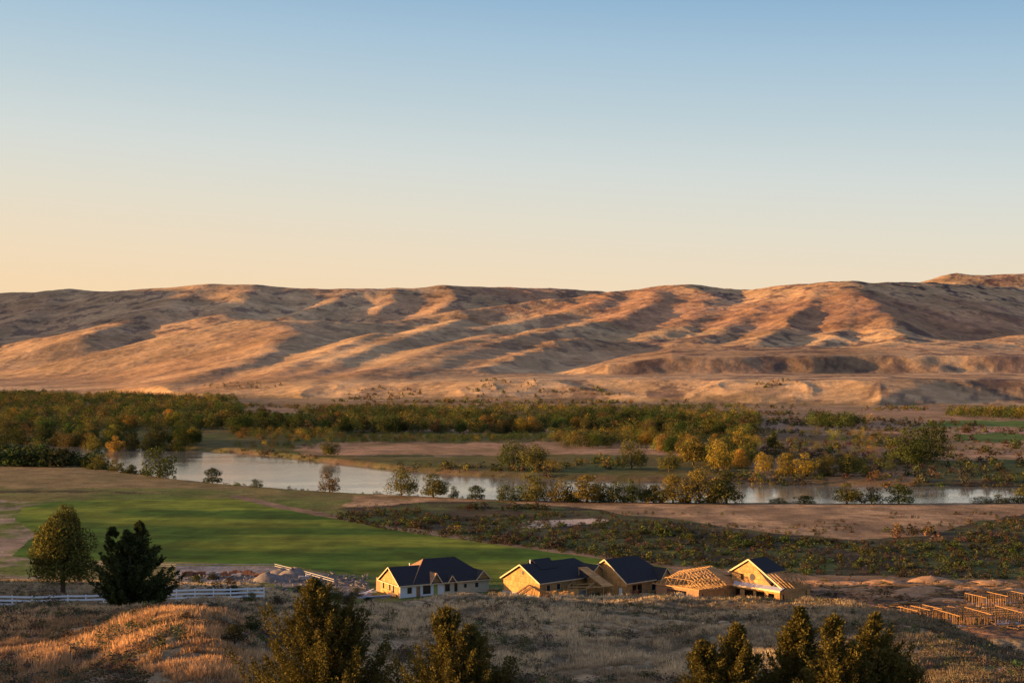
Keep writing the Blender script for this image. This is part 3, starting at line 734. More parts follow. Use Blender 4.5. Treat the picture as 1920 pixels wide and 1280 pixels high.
# scattered brush: function over a picture polygon
def scatter(poly, sp, plane, seed, thr=-.1, sc=25, jit=10):
    xs = [p[0] for p in poly]; ys = [p[1] for p in poly]; rng = np.random.default_rng(seed)
    d0, d1 = plane*F/(max(ys)-HY), plane*F/(min(ys)-HY)
    wx0 = (min(xs)-960)/F*d1 if min(xs) < 960 else (min(xs)-960)/F*d0
    wx1 = (max(xs)-960)/F*d1 if max(xs) > 960 else (max(xs)-960)/F*d0
    k = int((wx1-wx0)*(d1-d0)/sp/sp); k = min(k, 60000)
    X = rng.uniform(wx0, wx1, k); Y = rng.uniform(d0, d1, k)
    px = 960+F*X/Y+jit*fbm(X/15, Y/25, 3, 71); py = HY+plane*F/Y
    m_ = inpoly(px, py, poly) & (fbm(X/sc, Y/sc/1.4, 3, seed) > thr)
    return X[m_], Y[m_]
def brush(name, polys, label, cat, k, seed):
    items = []
    for poly, sp, plane, thr, hr, cols, sc in polys:
        X, Y = scatter(poly, sp, plane, seed, thr, sc); seed += 1
        for x, y in zip(X, Y):
            c = cols[RG.randrange(len(cols))]; items.append((x, y, hr[0]*.6+(hr[1]*1.15-hr[0]*.6)*RG.random()**2.0, RG.uniform(.9, 1.7), tuple(q*RG.uniform(.75, 1.25) for q in c)))
    print(name, len(items))
    return mass(name, items, PB, k, .75, label, cat, seed=seed, sink=.15)
SAGE = (.085, .085, .045); SBR = (.066, .052, .037); SGR = (.068, .080, .030); SDK = (.04, .042, .02)
brush('scrub', [
  (POLY_SCRUB, 2.0, 50.5, -.3, (.4, 1.6), [SBR, SBR, SGR, SDK, SAGE, MID, SDK, SGR], 22),
  ([(870, 940), (1010, 940), (1060, 948), (1040, 960), (900, 955), (780, 948)], 3.2, 51.5, -.2, (1.0, 2.6), [SDK, SBR, DARK, MID], 22),
  ([(1180, 988), (1330, 985), (1420, 1000), (1560, 1012), (1500, 1026), (1200, 1010)], 3.6, 50.5, -.1, (1.0, 2.4), [DARK, MID, SDK], 22),
  ([(1640, 1020), (1930, 1000), (1930, 1075), (1700, 1080)], 4.6, 50.5, -.05, (.9, 2.6), [DARK, MID, SGR, SDK], 22),
  ([(960, 946), (1400, 950), (1900, 948), (1920, 1000), (1700, 1012), (1450, 1002), (1250, 970), (1060, 952)], 3.4, 51, -.12, (.4, 1.3), [SAGE, (.16, .12, .07), SBR, SBR, (.10, .08, .045), SDK], 30),
  ([(1640, 990), (1930, 960), (1930, 1010), (1700, 1020)], 4.5, 51, -.1, (.6, 2.4), [SDK, MID, SBR, (.16, .10, .06), RUST], 30),
  ([(640, 930), (930, 942), (700, 952), (610, 956)], 4.2, 52, -.1, (.3, .9), [SAGE, SBR, (.16, .12, .07)], 30),
  ([(690, 968), (800, 985), (940, 1012), (1100, 1035), (1240, 1052), (1300, 1058), (1150, 1030), (860, 985), (720, 960)], 3.8, 50.5, -.15, (1.0, 2.4), [SBR, OLIVE, MID, SDK, SBR], 22)],
  'dense low scrub of brown and green brush between the green field and the river', 'scrub', 90, 200)
brush('far_bank_brush', [
  ([(430, 846), (520, 852), (640, 868), (900, 893), (900, 888), (640, 862), (520, 845), (430, 840)], 2.6, 53.5, -.3, (.7, 2.4), [SAGE, SBR, MID, (.12, .09, .055)], 30),
  ([(-40, 824), (430, 838), (620, 862), (900, 888), (1100, 895), (1400, 900), (1920, 908), (1920, 895), (1400, 885), (1100, 880), (700, 866), (520, 848), (300, 832)], 4.6, 52.8, -.1, (1.2, 3.6), [OLIVE, MID, SAGE, GOLD, SBR], 40),
  ([(1400, 770), (1920, 800), (1920, 900), (1400, 900)], 10, 52.8, -.02, (1.6, 4.6), [OLIVE, MID, SAGE, SBR, SBR, DARK, SBR], 50),
  ([(1060, 860), (1660, 862), (1660, 895), (1060, 895)], 6.5, 52.8, -.05, (2, 4.5), [OLIVE, GOLD, GOLD, SAGE, MID], 40),
  ([(440, 758), (1420, 760), (1920, 766), (1920, 774), (1400, 766), (640, 768), (440, 764)], 15, 52.8, -.1, (2.5, 6), [OLIVE, GOLD, MID, SBR, RUST], 90),
  ([(620, 800), (1200, 800), (1200, 812), (620, 812)], 8, 52.8, -.05, (1.5, 4), [GOLD, RUST, SAGE, MID], 50)],
  'patchy brush and low shrubs spread over the far side of the river', 'brush', 90, 300)
brush('bank_hedge', [
  ([(-60, 842), (60, 846), (180, 868), (190, 880), (-60, 876)], 5.0, 55, -.7, (7.0, 11), [DARK, DARK, MID, DARK], 40),
  ([(170, 882), (300, 897), (430, 908), (430, 903), (300, 888), (170, 872)], 3.0, 54.8, -.5, (1.3, 3.2), [DARK, MID, SDK], 40),
  ([(430, 912), (700, 928), (960, 938), (1920, 944), (1920, 941), (960, 934), (700, 924), (430, 906)], 3.2, 54.6, -.1, (.8, 1.9), [DARK, SBR, MID], 18),
  ([(940, 933), (1400, 939), (1400, 945), (940, 941)], 4.0, 54.6, -.4, (2.2, 6.5), [DARK, OLIVE, MID, OLIVE, GOLD], 18)],
  'dark hedge of bushes and reeds running along the near river bank', 'hedge', 260, 400)
brush('hill_brush', [
  ([(380, 736), (700, 742), (1000, 744), (1500, 748), (1500, 752), (1000, 754), (640, 750), (380, 742)], 16, 50, .0, (2.5, 6), [OLIVE, SBR, MID, RUST, GOLD], 110)],
  'dry shrubs scattered at the foot of the hills', 'shrubs', 50, 500)
print('PLANTS DONE')
# ------------------------------------------------------------------ dry grass and sage on the near hill
rng = np.random.default_rng(77)
def fg_points(k, seed, lo=62, hi=330):
    g = np.random.default_rng(seed); px = g.uniform(-120, 2040, k); y = lo*(hi/lo)**g.uniform(0, 1, k)
    x = (px-960)/F*y; z = Z(x, y); u = np.interp(px, FGp[:, 0], FGp[:, 2])
    ok = (z > 1.0) & (y < np.where(px < 700, 330, u+9))
    return px[ok], x[ok], y[ok], z[ok]
px, x, y, z = fg_points(125000, 1)
pat = fbm(x/7, y/11, 4, 401); pat2 = fbm(x/2.2, y/3.5, 3, 402); 
keep = (pat2+.6*pat) > -.22; px, x, y, z, pat, pat2 = [q[keep] for q in (px, x, y, z, pat, pat2)]
nb_ = 8; k = len(x)
th = rng.uniform(0, 6.283, (k, nb_)); rad = rng.uniform(.02, .34, (k, nb_)); bh = (.20+.20*rng.random((k, nb_)))*(1+.9*np.clip(pat+pat2, -.4, .8))[:, None]*rng.uniform(.7, 1.3, k)[:, None]
bx = x[:, None]+np.cos(th)*rad; by = y[:, None]+np.sin(th)*rad; wb = .030+.00022*y[:, None]
fa = rng.uniform(0, 3.14159, (k, nb_)); lean = rng.uniform(.1, .55, (k, nb_))
ax, ay = np.cos(fa)*wb, np.sin(fa)*wb; zb = z[:, None]-.06+0*bx
v = np.stack([np.stack([bx-ax, by-ay, zb], -1), np.stack([bx+ax, by+ay, zb], -1), np.stack([bx+np.cos(th)*lean*bh, by+np.sin(th)*lean*bh, zb+.06+bh], -1)], 2).reshape(-1, 3)
straw = np.array((.56, .44, .27)); grey = np.array((.32, .28, .20)); dull = np.array((.23, .18, .115)); green = np.array((.13, .14, .06))
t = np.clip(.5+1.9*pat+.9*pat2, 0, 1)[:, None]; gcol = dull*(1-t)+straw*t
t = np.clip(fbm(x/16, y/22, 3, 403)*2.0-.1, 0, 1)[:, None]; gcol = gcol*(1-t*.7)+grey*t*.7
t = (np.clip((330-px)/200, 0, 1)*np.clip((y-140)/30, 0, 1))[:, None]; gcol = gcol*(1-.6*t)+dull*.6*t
t = np.clip((px-1300)/450, 0, 1)[:, None]; gcol = gcol*(1-.58*t)  # grass darkens to the right, the flank's shade worked into its tint
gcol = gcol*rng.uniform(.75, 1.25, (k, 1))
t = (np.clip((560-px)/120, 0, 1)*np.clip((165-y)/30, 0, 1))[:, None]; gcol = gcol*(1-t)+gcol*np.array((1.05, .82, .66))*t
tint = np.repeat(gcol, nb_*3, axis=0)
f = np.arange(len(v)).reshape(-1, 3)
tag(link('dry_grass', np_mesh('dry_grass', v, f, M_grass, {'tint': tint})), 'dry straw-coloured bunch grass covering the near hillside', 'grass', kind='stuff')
px, x, y, z = fg_points(22000, 2)
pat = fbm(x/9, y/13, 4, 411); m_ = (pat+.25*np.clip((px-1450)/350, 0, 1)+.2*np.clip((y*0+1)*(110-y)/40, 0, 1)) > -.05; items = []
for a, b_, c_ in zip(px[m_], x[m_], y[m_]):
    left = a < 420 and c_ > 145
    c = (.10, .095, .062) if RG.random() < .55 else (.075, .062, .042)
    if RG.random() < .15: c = (.07, .085, .032)
    items.append((b_, c_, (RG.uniform(.3, .7) if RG.random() < .8 else RG.uniform(.7, 1.1))*(1.2 if left else 1), RG.uniform(.9, 1.8), tuple(q*RG.uniform(.8, 1.3) for q in c)))
print('sage', len(items))
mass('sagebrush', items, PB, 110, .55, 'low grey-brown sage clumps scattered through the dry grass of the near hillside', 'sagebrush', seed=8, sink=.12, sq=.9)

# taller dark bushes in the hollow between the two near mounds, each a thing
HOLLOW = [(402, 1112, 22, 40), (438, 1118, 24, 44), (470, 1128, 20, 40), (520, 1132, 18, 40), (560, 1112, 16, 34), (590, 1120, 22, 44), (628, 1122, 22, 40), (652, 1136, 22, 44), (668, 1118, 18, 36),
          (400, 1086, 16, 30), (368, 1094, 18, 36), (430, 1096, 16, 34), (470, 1180, 30, 60), (440, 1200, 34, 60), (505, 1160, 22, 44), (350, 1158, 14, 40), (690, 1130, 12, 30), (40, 1150, 14, 40), (110, 1158, 14, 44)]
for i, (a, b_, hh, ww) in enumerate(HOLLOW):
    x_, y_, z_ = ground_at(a, b_, 70, 420); h = hh/F*y_; pr = PB[i % 3]
    lb, gp = ('dark rounded bush in the hollow between the near grassy mounds', 'bushes in the hollow between the near mounds')
    if a < 200 or a == 350: lb, gp = ('low bush in the dry grass just below the white rail fence', 'low bushes below the white rail fence')
    elif b_ < 1100: lb, gp = ('dark green bush between the white rail fence and the stone yard', 'bushes between the fence and the yard')
    elif b_ > 1155: lb, gp = ('large dark bush at the right end of the sunlit grassy mound', 'large bushes at the end of the sunlit mound')
    put_tree(pr, 'bush', lb, 'bush', gp, x_, y_, h, (ww/F*y_/2/pr['r'])/(h/pr['h']), (DARK, SDK, MID, SBR)[i % 4], i*1.1, z_)

# ------------------------------------------------------------------ near trees
def juniper(seed, h, R_, k, base=.0, tops=1, up=(.5, 1.1), tw=.11, fat=.9):
    g = np.random.default_rng(seed); nbch = 300; P_ = []; D_ = []; T = []; tr = MB()
    axes = [(0, 0, h)]
    for i in range(tops-1):
        a = g.uniform(0, 6.28); axes.append((math.cos(a)*R_*g.uniform(.25, .5), math.sin(a)*R_*g.uniform(.25, .5), h*g.uniform(.8, .93)))
    for (axx, ayy, hh) in axes:
        tr.tube([(0, 0, -.5), (axx*.3, ayy*.3, hh*.25), (axx*.8, ayy*.8, hh*.6), (axx, ayy, hh*.96)], [h*.028, h*.022, h*.012, .012], 7)
    for i in range(nbch):
        axx, ayy, hh = axes[g.integers(len(axes))]; t = base+(1-base)*g.random()**1.15
        a_ph = t*5; r_t = R_*min(1, (t+.12)/.3)*(1-t)**1.0*g.uniform(.68, 1.2)*(1 if len(axes) == 1 else .85)+.10
        a = g.uniform(0, 6.28); el = g.uniform(*up)+t*.35
        z0 = t*hh; f0 = np.clip(t, 0, 1); ox, oy = axx*f0**.7, ayy*f0**.7
        d = np.array([math.cos(a)*math.cos(el), math.sin(a)*math.cos(el), math.sin(el)]); L = r_t/max(math.cos(el), .35)*.92
        if z0+L*d[2] > h*1.02: L = max(.25, (h*1.02-z0)/d[2])
        z0 = max(z0-L*d[2]*.25, .1)
        n_ = int(k/nbch*np.clip(L/(R_*.8), .35, 1.5))
        s = g.uniform(.12, 1.0, n_)**.75; bow = np.stack([0*s, 0*s, -.12*L*np.sin(s*3.14)], 1)
        c = np.array([ox, oy, z0])+d*(s*L)[:, None]+bow
        jr = (.06+.20*fat*L*.35*(1.05-s))[:, None]; c = c+g.normal(size=c.shape)*jr
        P_.append(c); D_.append(np.tile(d, (n_, 1))); T.append(np.full(n_, g.uniform(.75, 1.25)))
        if i % 3 == 0: tr.tube([(ox, oy, z0), tuple(np.array([ox, oy, z0])+d*L*.8)], [.035, .008], 4)
    p = np.concatenate(P_); d = np.concatenate(D_); T = np.concatenate(T); p[:, 2] = np.maximum(p[:, 2], .05)
    k_ = len(p); ln = d+g.normal(size=p.shape)*.55; ln /= np.linalg.norm(ln, axis=1)[:, None]
    sd = np.cross(ln, g.normal(size=p.shape)); sd /= np.linalg.norm(sd, axis=1)[:, None]
    sz = tw*g.uniform(.6, 1.5, (k_, 1))
    q = np.stack([p-sd*sz*.35, p+ln*sz*.6-sd*sz*.30, p+ln*sz*1.5, p+ln*sz*.6+sd*sz*.4], 1).reshape(-1, 3)
    tint = np.repeat(T, 4)[:, None]*np.ones((1, 3))
    me = np_mesh('foliage', q, np.arange(4*k_).reshape(-1, 4), M_leaf, {'tint': tint})
    return me, tr.mesh('trunk', M_bark)
def near_tree(name, label, group, meshes, x_, y_, col, cat='tree', rz=0):
    e = empty(name, (x_, y_, zat(x_, y_)-.1), rz); tag(e, label, cat, group)
    for nm, me in zip(('crown', 'trunk'), meshes):
        o = link(nm, me, e)
        if nm == 'crown': o.color = tuple(col)+(1,)
    return e
JUN = [  # column, top row, distance, half width m, tops, label
 (592, 1092, 62, 5.0, 2, 'largest juniper at the bottom, orange-lit, standing left of the middle'),
 (838, 1142, 60, 4.3, 2, 'pointed juniper at the bottom edge, below the first house'),
 (1383, 1176, 58, 3.3, 2, 'small juniper at the bottom edge, left of the three joined junipers'),
 (1500, 1146, 60, 2.5, 1, 'slim tall juniper, leftmost of the three joined at the bottom right'),
 (1562, 1160, 57, 2.5, 2, 'middle juniper of the three joined at the bottom right'),
 (1640, 1158, 59, 3.7, 2, 'widest juniper, rightmost of the three joined at the bottom right')]
for i, (a, top, d, rr, tp, lb) in enumerate(JUN):
    x_ = (a-960)/F*d; zg = zat(x_, d)-.1; h = EYE+(HY-top)/F*d-zg
    near_tree('juniper', lb, 'junipers along the bottom of the picture', juniper(900+i, h, rr, int(52000+26000*rr), tops=tp, up=(.3, .85), tw=.075, fat=.8), x_, d, (.100, .086, .024), rz=i)
d = 181; x_ = (262-960)/F*d; zg = zat(x_, d)-.1; h = EYE+(HY-978)/F*d-zg
near_tree('pine_tree', 'dark bushy pine with several tops, standing in front of the white rail fence', None, juniper(950, h, 7.4, 75000, base=.02, tops=4, up=(.15, .6), tw=.24, fat=1.0), x_, d, (.066, .078, .028))
d = 214; x_ = (118-960)/F*d; zg = zat(x_, d)-.1; h = EYE+(HY-940)/F*d-zg
g_ = np.random.default_rng(33); p_, d_ = crown_points(g_, 19000, h, 5.4, 1.5, 34); p_[:, :2] *= (1.22-.72*p_[:, 2:3]/h); q_, f_ = quads(p_, .36, g_, up=.2, out=d_)
lob = .75+.5*vnoise(q_[:, 0]*.7, q_[:, 2]*.7+q_[:, 1]*.5, 5)
near_tree('cottonwood_tree', 'tall golden-topped cottonwood behind the white rail fence at the left', None,
          (np_mesh('crown', q_, f_, M_leaf, {'tint': np.repeat(lob[:, None], 3, 1)}), trunk_mb(h, 4.4, 2.0, g_, 6).mesh('trunk', M_bark)), x_, d, (.108, .104, .028))

# ------------------------------------------------------------------ building materials
def simple(name, col, rough=.8, sc=3.0, var=.25, stretch=None, spec=.2):
    m, n, l, b = newmat(name); tcn = n.new('ShaderNodeTexCoord'); vec = tcn.outputs['Object']
    if stretch:
        mm = n.new('ShaderNodeVectorMath'); mm.operation = 'MULTIPLY'; mm.inputs[1].default_value = stretch; l.new(vec, mm.inputs[0]); vec = mm.outputs[0]
    t = noise_n(n, l, sc, 5, vec=vec); v_ = ramp(n, l, t.outputs[0], (.3, 1-var), (.7, 1+var))
    l.new(mixc(n, l, 1.0, col, v_, 'MULTIPLY'), b.inputs['Base Color']); b.inputs['Roughness'].default_value = rough
    b.inputs['Specular IOR Level'].default_value = spec
    return m
M_osb = simple('wood sheathing board', (.50, .28, .085), sc=1.6, var=.2)
def panelled(name, col):
    m, n, l, b = newmat(name); tcn = n.new('ShaderNodeTexCoord'); sp = n.new('ShaderNodeSeparateXYZ'); l.new(tcn.outputs['Object'], sp.inputs[0])
    a = n.new('ShaderNodeMath'); l.new(sp.outputs[0], a.inputs[0]); l.new(sp.outputs[1], a.inputs[1]); cx = n.new('ShaderNodeCombineXYZ'); l.new(a.outputs[0], cx.inputs[0]); l.new(sp.outputs[2], cx.inputs[1])
    bk = n.new('ShaderNodeTexBrick'); l.new(cx.outputs[0], bk.inputs['Vector']); bk.inputs['Scale'].default_value = 1; bk.inputs['Brick Width'].default_value = 1.22; bk.inputs['Row Height'].default_value = 1.22
    bk.inputs['Mortar Size'].default_value = .035; bk.inputs['Color1'].default_value = (.8, .8, .8, 1); bk.inputs['Color2'].default_value = (1.15, 1.1, 1.05, 1); bk.inputs['Mortar'].default_value = (.45, .42, .4, 1); bk.inputs['Bias'].default_value = 0
    t = noise_n(n, l, 1.2, 5, vec=tcn.outputs['Object']); v_ = ramp(n, l, t.outputs[0], (.3, .72), (.7, 1.22))
    c = mixc(n, l, 1.0, col, v_, 'MULTIPLY'); l.new(mixc(n, l, 1.0, c, bk.outputs[0], 'MULTIPLY'), b.inputs['Base Color']); return m
M_osb = panelled('wood sheathing board', (.43, .258, .105))
M_osb2 = simple('older brown sheathing', (.26, .155, .09), sc=1.6, var=.25)
M_lum = simple('bare lumber', (.36, .23, .105), sc=2.5, var=.2)
M_shin = simple('dark roof shingles', (.023, .025, .030), .85, 3.0, .35, (1, 1, 4))
M_wrap = simple('white house wrap', (.58, .64, .68), .6, 1.0, .08)
M_wrap2 = simple('yellowish wrap', (.46, .42, .31), .7, 1.0, .1)
M_green = simple('green wrapped door', (.24, .30, .09), .7, 1.0, .15)
M_trim = simple('pale trim board', (.62, .48, .30), .6, 2, .1)
M_conc = simple('concrete', (.34, .33, .33), .9, 2.0, .2)
M_white = simple('white fence vinyl', (.72, .78, .84), .45, 1.5, .06, spec=.4)
M_greyf = simple('weathered white rail', (.30, .31, .32), .6, 1.5, .2)
M_brick = simple('red brick', (.20, .10, .065), .9, 3.0, .3)
M_stone = simple('grey stone', (.17, .155, .145), .95, 1.5, .3)
M_dirt = simple('orange dirt', (.33, .20, .11), .95, 1.2, .3)
M_dark = simple('dark plastic', (.035, .04, .05), .6, 2, .2)
M_bluew = simple('bluish boards', (.32, .34, .42), .7, 2, .2)
m, n, l, b = newmat('window glass'); b.inputs['Base Color'].default_value = (.02, .025, .03, 1); b.inputs['Roughness'].default_value = .08; b.inputs['Specular IOR Level'].default_value = .6; M_glass = m
m, n, l, b = newmat('dim interior'); b.inputs['Base Color'].default_value = (.035, .025, .018, 1); M_int = m

def wall(mb, p0, p1, z0, z1, t, ops=()):
    """upright wall from p0 to p1 (local x,y), thickness t inwards, with openings (s0,s1,za,zb)"""
    p0 = Vector((p0[0], p0[1], 0)); p1 = Vector((p1[0], p1[1], 0)); L = (p1-p0).length; e = (p1-p0)/L; nn = Vector((-e.y, e.x, 0))*t
    def pan(s0, s1, za, zb):
        if s1-s0 < .01 or zb-za < .01: return
        a = p0+e*s0; c = p0+e*s1
        vs = [(q.x, q.y, zz) for zz in (za, zb) for q in (a, c, c+nn, a+nn)]
        mb.add(vs, [(3, 2, 1, 0), (4, 5, 6, 7), (0, 1, 5, 4), (1, 2, 6, 5), (2, 3, 7, 6), (3, 0, 4, 7)])
    s = 0
    for (s0, s1, za, zb) in sorted(ops):
        pan(s, s0, z0, z1); pan(s0, s1, z0, za); pan(s0, s1, zb, z1); s = s1
    pan(s, L, z0, z1)
def window(parent, p0, p1, op, glass=True, frame=None, name='window', inset=.05):
    p0 = Vector((p0[0], p0[1], 0)); p1 = Vector((p1[0], p1[1], 0)); e = (p1-p0).normalized(); nn = Vector((-e.y, e.x, 0))*inset
    s0, s1, za, zb = op; a = p0+e*s0+nn; c = p0+e*s1+nn; w_ = .07; fm = MB(); U = Vector((0, 0, 1))
    h_ = w_/2
    fm.beam(a+U*(za+h_), c+U*(za+h_), .09, w_); fm.beam(a+U*(zb-h_), c+U*(zb-h_), .09, w_)
    fm.beam(a+e*h_+U*(za+w_), a+e*h_+U*(zb-w_), w_, .085); fm.beam(c-e*h_+U*(za+w_), c-e*h_+U*(zb-w_), w_, .085)
    o = fm.build(name, frame or M_trim, parent)
    pn = MB(); a2 = a+e*w_+nn*.3; c2 = c-e*w_+nn*.3
    pn.beam(a2+U*((za+zb)/2), c2+U*((za+zb)/2), .02, zb-za-2*w_); pn.build('pane', M_glass if glass else M_int, o)
    return o
def house(name, label, px, d, b_deg, cat='house'):
    x_ = (px-960)/F*d; e = empty(name, (x_, d, zat(x_, d)*0), math.radians(b_deg)); tag(e, label, cat, 'houses being built in a row behind the near hill'); return e
def gable_tri(mb, x0, y0, y1, ya, z0, za, t=.12, zl=None):     # triangle in the plane x=x0 between y0 and y1, apex at ya
    zl = z0 if zl is None else zl
    vs = [(x0, y0, z0), (x0, ya, za), (x0, y1, zl)]; 
    if zl > z0: vs = [(x0, y0, z0), (x0, ya, za), (x0, y1, zl), (x0, y1, z0)]
    k = len(vs); vs2 = vs+[(q[0]+t, q[1], q[2]) for q in vs]
    mb.add(vs2, [tuple(range(k)), tuple(range(2*k-1, k-1, -1))]+[(i, k+i, k+(i+1) % k, (i+1) % k) for i in range(k)])
def raking(mb, pts, w=.05, h=.22):
    for a, c in zip(pts[:-1], pts[1:]): mb.beam(a, c, w, h)
def front_gable(par, x0, x1, ye, y_in, z0, za, mat_wall, mat_roof, zbase=None, oh=.35):
    """small cross gable on the front wall: face in the plane y=ye, roof running back to y_in"""
    xm = (x0+x1)/2; w_ = MB()
    vs = [(x0, ye, z0), (x1, ye, z0), (xm, ye, za)]; vs2 = vs+[(a, c+.1, z) for a, c, z in vs]
    w_.add(vs2, [(0, 1, 2), (5, 4, 3), (0, 3, 4, 1), (1, 4, 5, 2), (2, 5, 3, 0)])
    if zbase is not None: wall(w_, (x0, ye), (x1, ye), zbase, z0-.003, .1)
    w_.build('dormer', mat_wall, par)
    r_ = MB(); s_ = (za-z0)/(x1-xm); lo = z0-oh*s_+.1; up_ = za+.1
    r_.slab([(x0-oh, ye-oh, lo), (xm, ye-oh, up_), (xm, y_in, up_), (x0-oh, y_in*.35+ye*.65, lo)], .1)
    r_.slab([(x1+oh, ye-oh, lo), (xm, ye-oh, up_), (xm, y_in, up_), (x1+oh, y_in*.35+ye*.65, lo)], .1)
    r_.build('dormer_roof', mat_roof, par)
    t_ = MB(); raking(t_, [(x0-oh, ye-oh-.04, lo-.05), (xm, ye-oh-.04, up_-.05), (x1+oh, ye-oh-.04, lo-.05)]); t_.build('fascia', M_trim, par)

# ---- first house: white wrapped front, sheathed gable on the left
H = house('ranch_house', 'ranch house with white wrapped front and partly shingled dark roof, leftmost of the row', 750, 309, 29)
Wd, L = 10.6, 22.5; ze = 3.0
gop = [(1.2, 2.3, .9, 2.4), (4.6, 5.7, .9, 2.5), (6.6, 7.7, .7, 2.5)]
fop1 = [(1.7, 2.9, .8, 2.3), (3.9, 4.9, 0.1, 2.3), (5.5, 7.4, .5, 2.4), (8.1, 9.1, .1, 2.5)]
fop2 = [(.3, 1.5, .7, 2.3), (2.6, 3.4, .5, 2.4), (5.0, 5.7, 1.2, 2.1), (7.8, 8.6, 1.1, 2.1)]
w_ = MB(); wall(w_, (0, Wd), (0, .13), -.6, ze, -.12*-1, [(Wd-b2, Wd-a2, c2, d2) for a2, b2, c2, d2 in gop] and [(a2, b2, c2, d2) for a2, b2, c2, d2 in gop]); gable_tri(w_, 0.0, 0, Wd, 5.3, ze+.003, 6.0)
w_.build('gable_wall', M_osb, H)
for op in gop: window(H, (0, Wd), (0, .13), op, True)
w_ = MB(); wall(w_, (0, 0), (10.6, 0), -.6, ze, .12, fop1); w_.build('wrapped_wall', M_wrap, H)
for i, op in enumerate(fop1):
    if i == 3: dd = MB(); dd.box(op[0]+.03, op[1]-.03, .05, .1, op[2], op[3]-.03); dd.build('door', M_green, H)
    elif i == 1: dd = MB(); dd.box(op[0]+.03, op[1]-.03, .05, .1, op[2], op[3]-.03); dd.build('door', M_osb2, H, 'brown door panel')
    else: window(H, (0, 0), (10.6, 0), op, True, M_dark if i == 2 else None)
w_ = MB(); wall(w_, (10.603, 0), (L-.6, 0), -.6, ze, .12, fop2); w_.build('sheathed_wall', M_wrap2, H)
for op in fop2: window(H, (10.6, 0), (L-.6, 0), op, True, M_dark)
w_ = MB(); wall(w_, (L-.6, 0.13), (L-.6, 12.8), -.6, ze, .12); wall(w_, (L-.73, 12.9), (.0, 12.9), -.6, ze, .12); wall(w_, (0, 12.77), (0, Wd+.003), -.6, ze, .12); w_.build('rear_wall', M_osb2, H)
r_ = MB(); oh = .5; zz = ze+.02
r_.slab([(-oh, -oh, zz-.28), (8.2, -oh, zz-.28), (8.2, 5.3, 6.2), (-oh, 5.3, 6.2)], .14)
r_.slab([(-oh, Wd+oh, zz-.28), (8.2, Wd+oh, zz-.28), (8.2, 5.3, 6.2), (-oh, 5.3, 6.2)], .14)
r_.build('lower_roof', M_shin, H)
r_ = MB(); a1 = (8.6, 6.4, 7.35); a2 = (16.4, 6.4, 7.35); c00 = (2.8, -oh, zz-.26); c10 = (L, -oh, zz-.26); c11 = (L, 13.4, zz-.26); c01 = (2.8, 13.4, zz-.26)
r_.slab([c00, c10, a2, a1], .12); r_.slab([c10, c11, a2], .12); r_.slab([c11, c01, a1, a2], .12); r_.build('main_roof', M_shin, H)
r_ = MB(); r_.slab([c01, c00, a1], .12); r_.build('bare_roof_slope', M_osb2, H, 'unshingled brown slope of the roof')
front_gable(H, 7.2, 9.8, -.35, 4.2, ze-.05, 4.9, M_osb2, M_osb2)
front_gable(H, 11.6, 13.2, -.32, 3.2, ze-.05, 4.1, M_osb2, M_shin)
front_gable(H, 18.6, 21.8, -.35, 4.0, ze-.05, 4.7, M_osb, M_shin)
t_ = MB(); t_.beam((-oh, -oh-.03, zz-.36), (L, -oh-.03, zz-.36), .06, .2); raking(t_, [(-oh-.03, -oh, zz-.34), (-oh-.03, 5.3, 6.12), (-oh-.03, Wd+oh, zz-.34)]); t_.beam((-oh-.02, -oh, zz-.38), (-oh-.02, Wd+oh, zz-.38), .08, .16); t_.build('fascia', M_trim, H)
v_ = MB(); v_.tube([(5.0, 5.8, 6.0), (5.0, 5.8, 6.7)], [.12, .12]); v_.build('vent_pipe', M_white, H)
v_ = MB(); v_.box(-.15, L-.45, -.15, 12.95, -1.2, -.01-.0); v_.build('foundation', M_conc, H)
v_ = MB(); v_.box(.3, L-.9, .4, 12.6, .0, .04); v_.build('floor_slab', M_int, H)

# ---- second house: bright gable, finished dark roof
H = house('gabled_house', 'house with the brightest sunlit orange gable and dark roof, second from the left', 1012, 304, 42); H.location.z = 1.3
Wd, L, ze = 11.6, 19.5, 3.0
w_ = MB(); wall(w_, (0, Wd), (0, .13), -.6, ze, .12); gable_tri(w_, 0, 0, Wd, 5.8, ze+.003, 6.0); w_.build('gable_wall', M_osb, H)
v_ = MB(); v_.box(-.05, -.005, 4.9, 5.6, 4.0, 4.9); o_ = v_.build('attic_vent', M_osb2, H); v_ = MB(); v_.box(-.07, -.055, 5.0, 5.5, 4.1, 4.8); v_.build('louvre', M_dark, o_)
fop = [(2.0, 3.2, .8, 2.2), (5.0, 6.2, .8, 2.2), (9.0, 10.0, .1, 2.2)]
w_ = MB(); wall(w_, (0, 0), (L, 0), -.6, ze, .12, fop); w_.build('front_wall', M_osb, H)
for op in fop: window(H, (0, 0), (L, 0), op)
w_ = MB(); wall(w_, (L-.12, .13), (L-.12, Wd), -.6, ze, .12); wall(w_, (L-.25, Wd+.1), (0, Wd+.1), -.6, ze, .12); w_.build('rear_wall', M_osb2, H)
oh = .55; zl = ze-.26; a1 = (-oh, 5.8, 6.22); a2 = (16.0, 5.8, 6.25)
r_ = MB(); r_.slab([(-oh, -oh, zl), (L+oh, -oh, zl), a2, a1], .14); r_.slab([(-oh, Wd+oh, zl), (L+oh, Wd+oh, zl), a2, a1], .14); r_.slab([(L+oh, -oh, zl), (L+oh, Wd+oh, zl), a2], .14); r_.build('roof', M_shin, H)
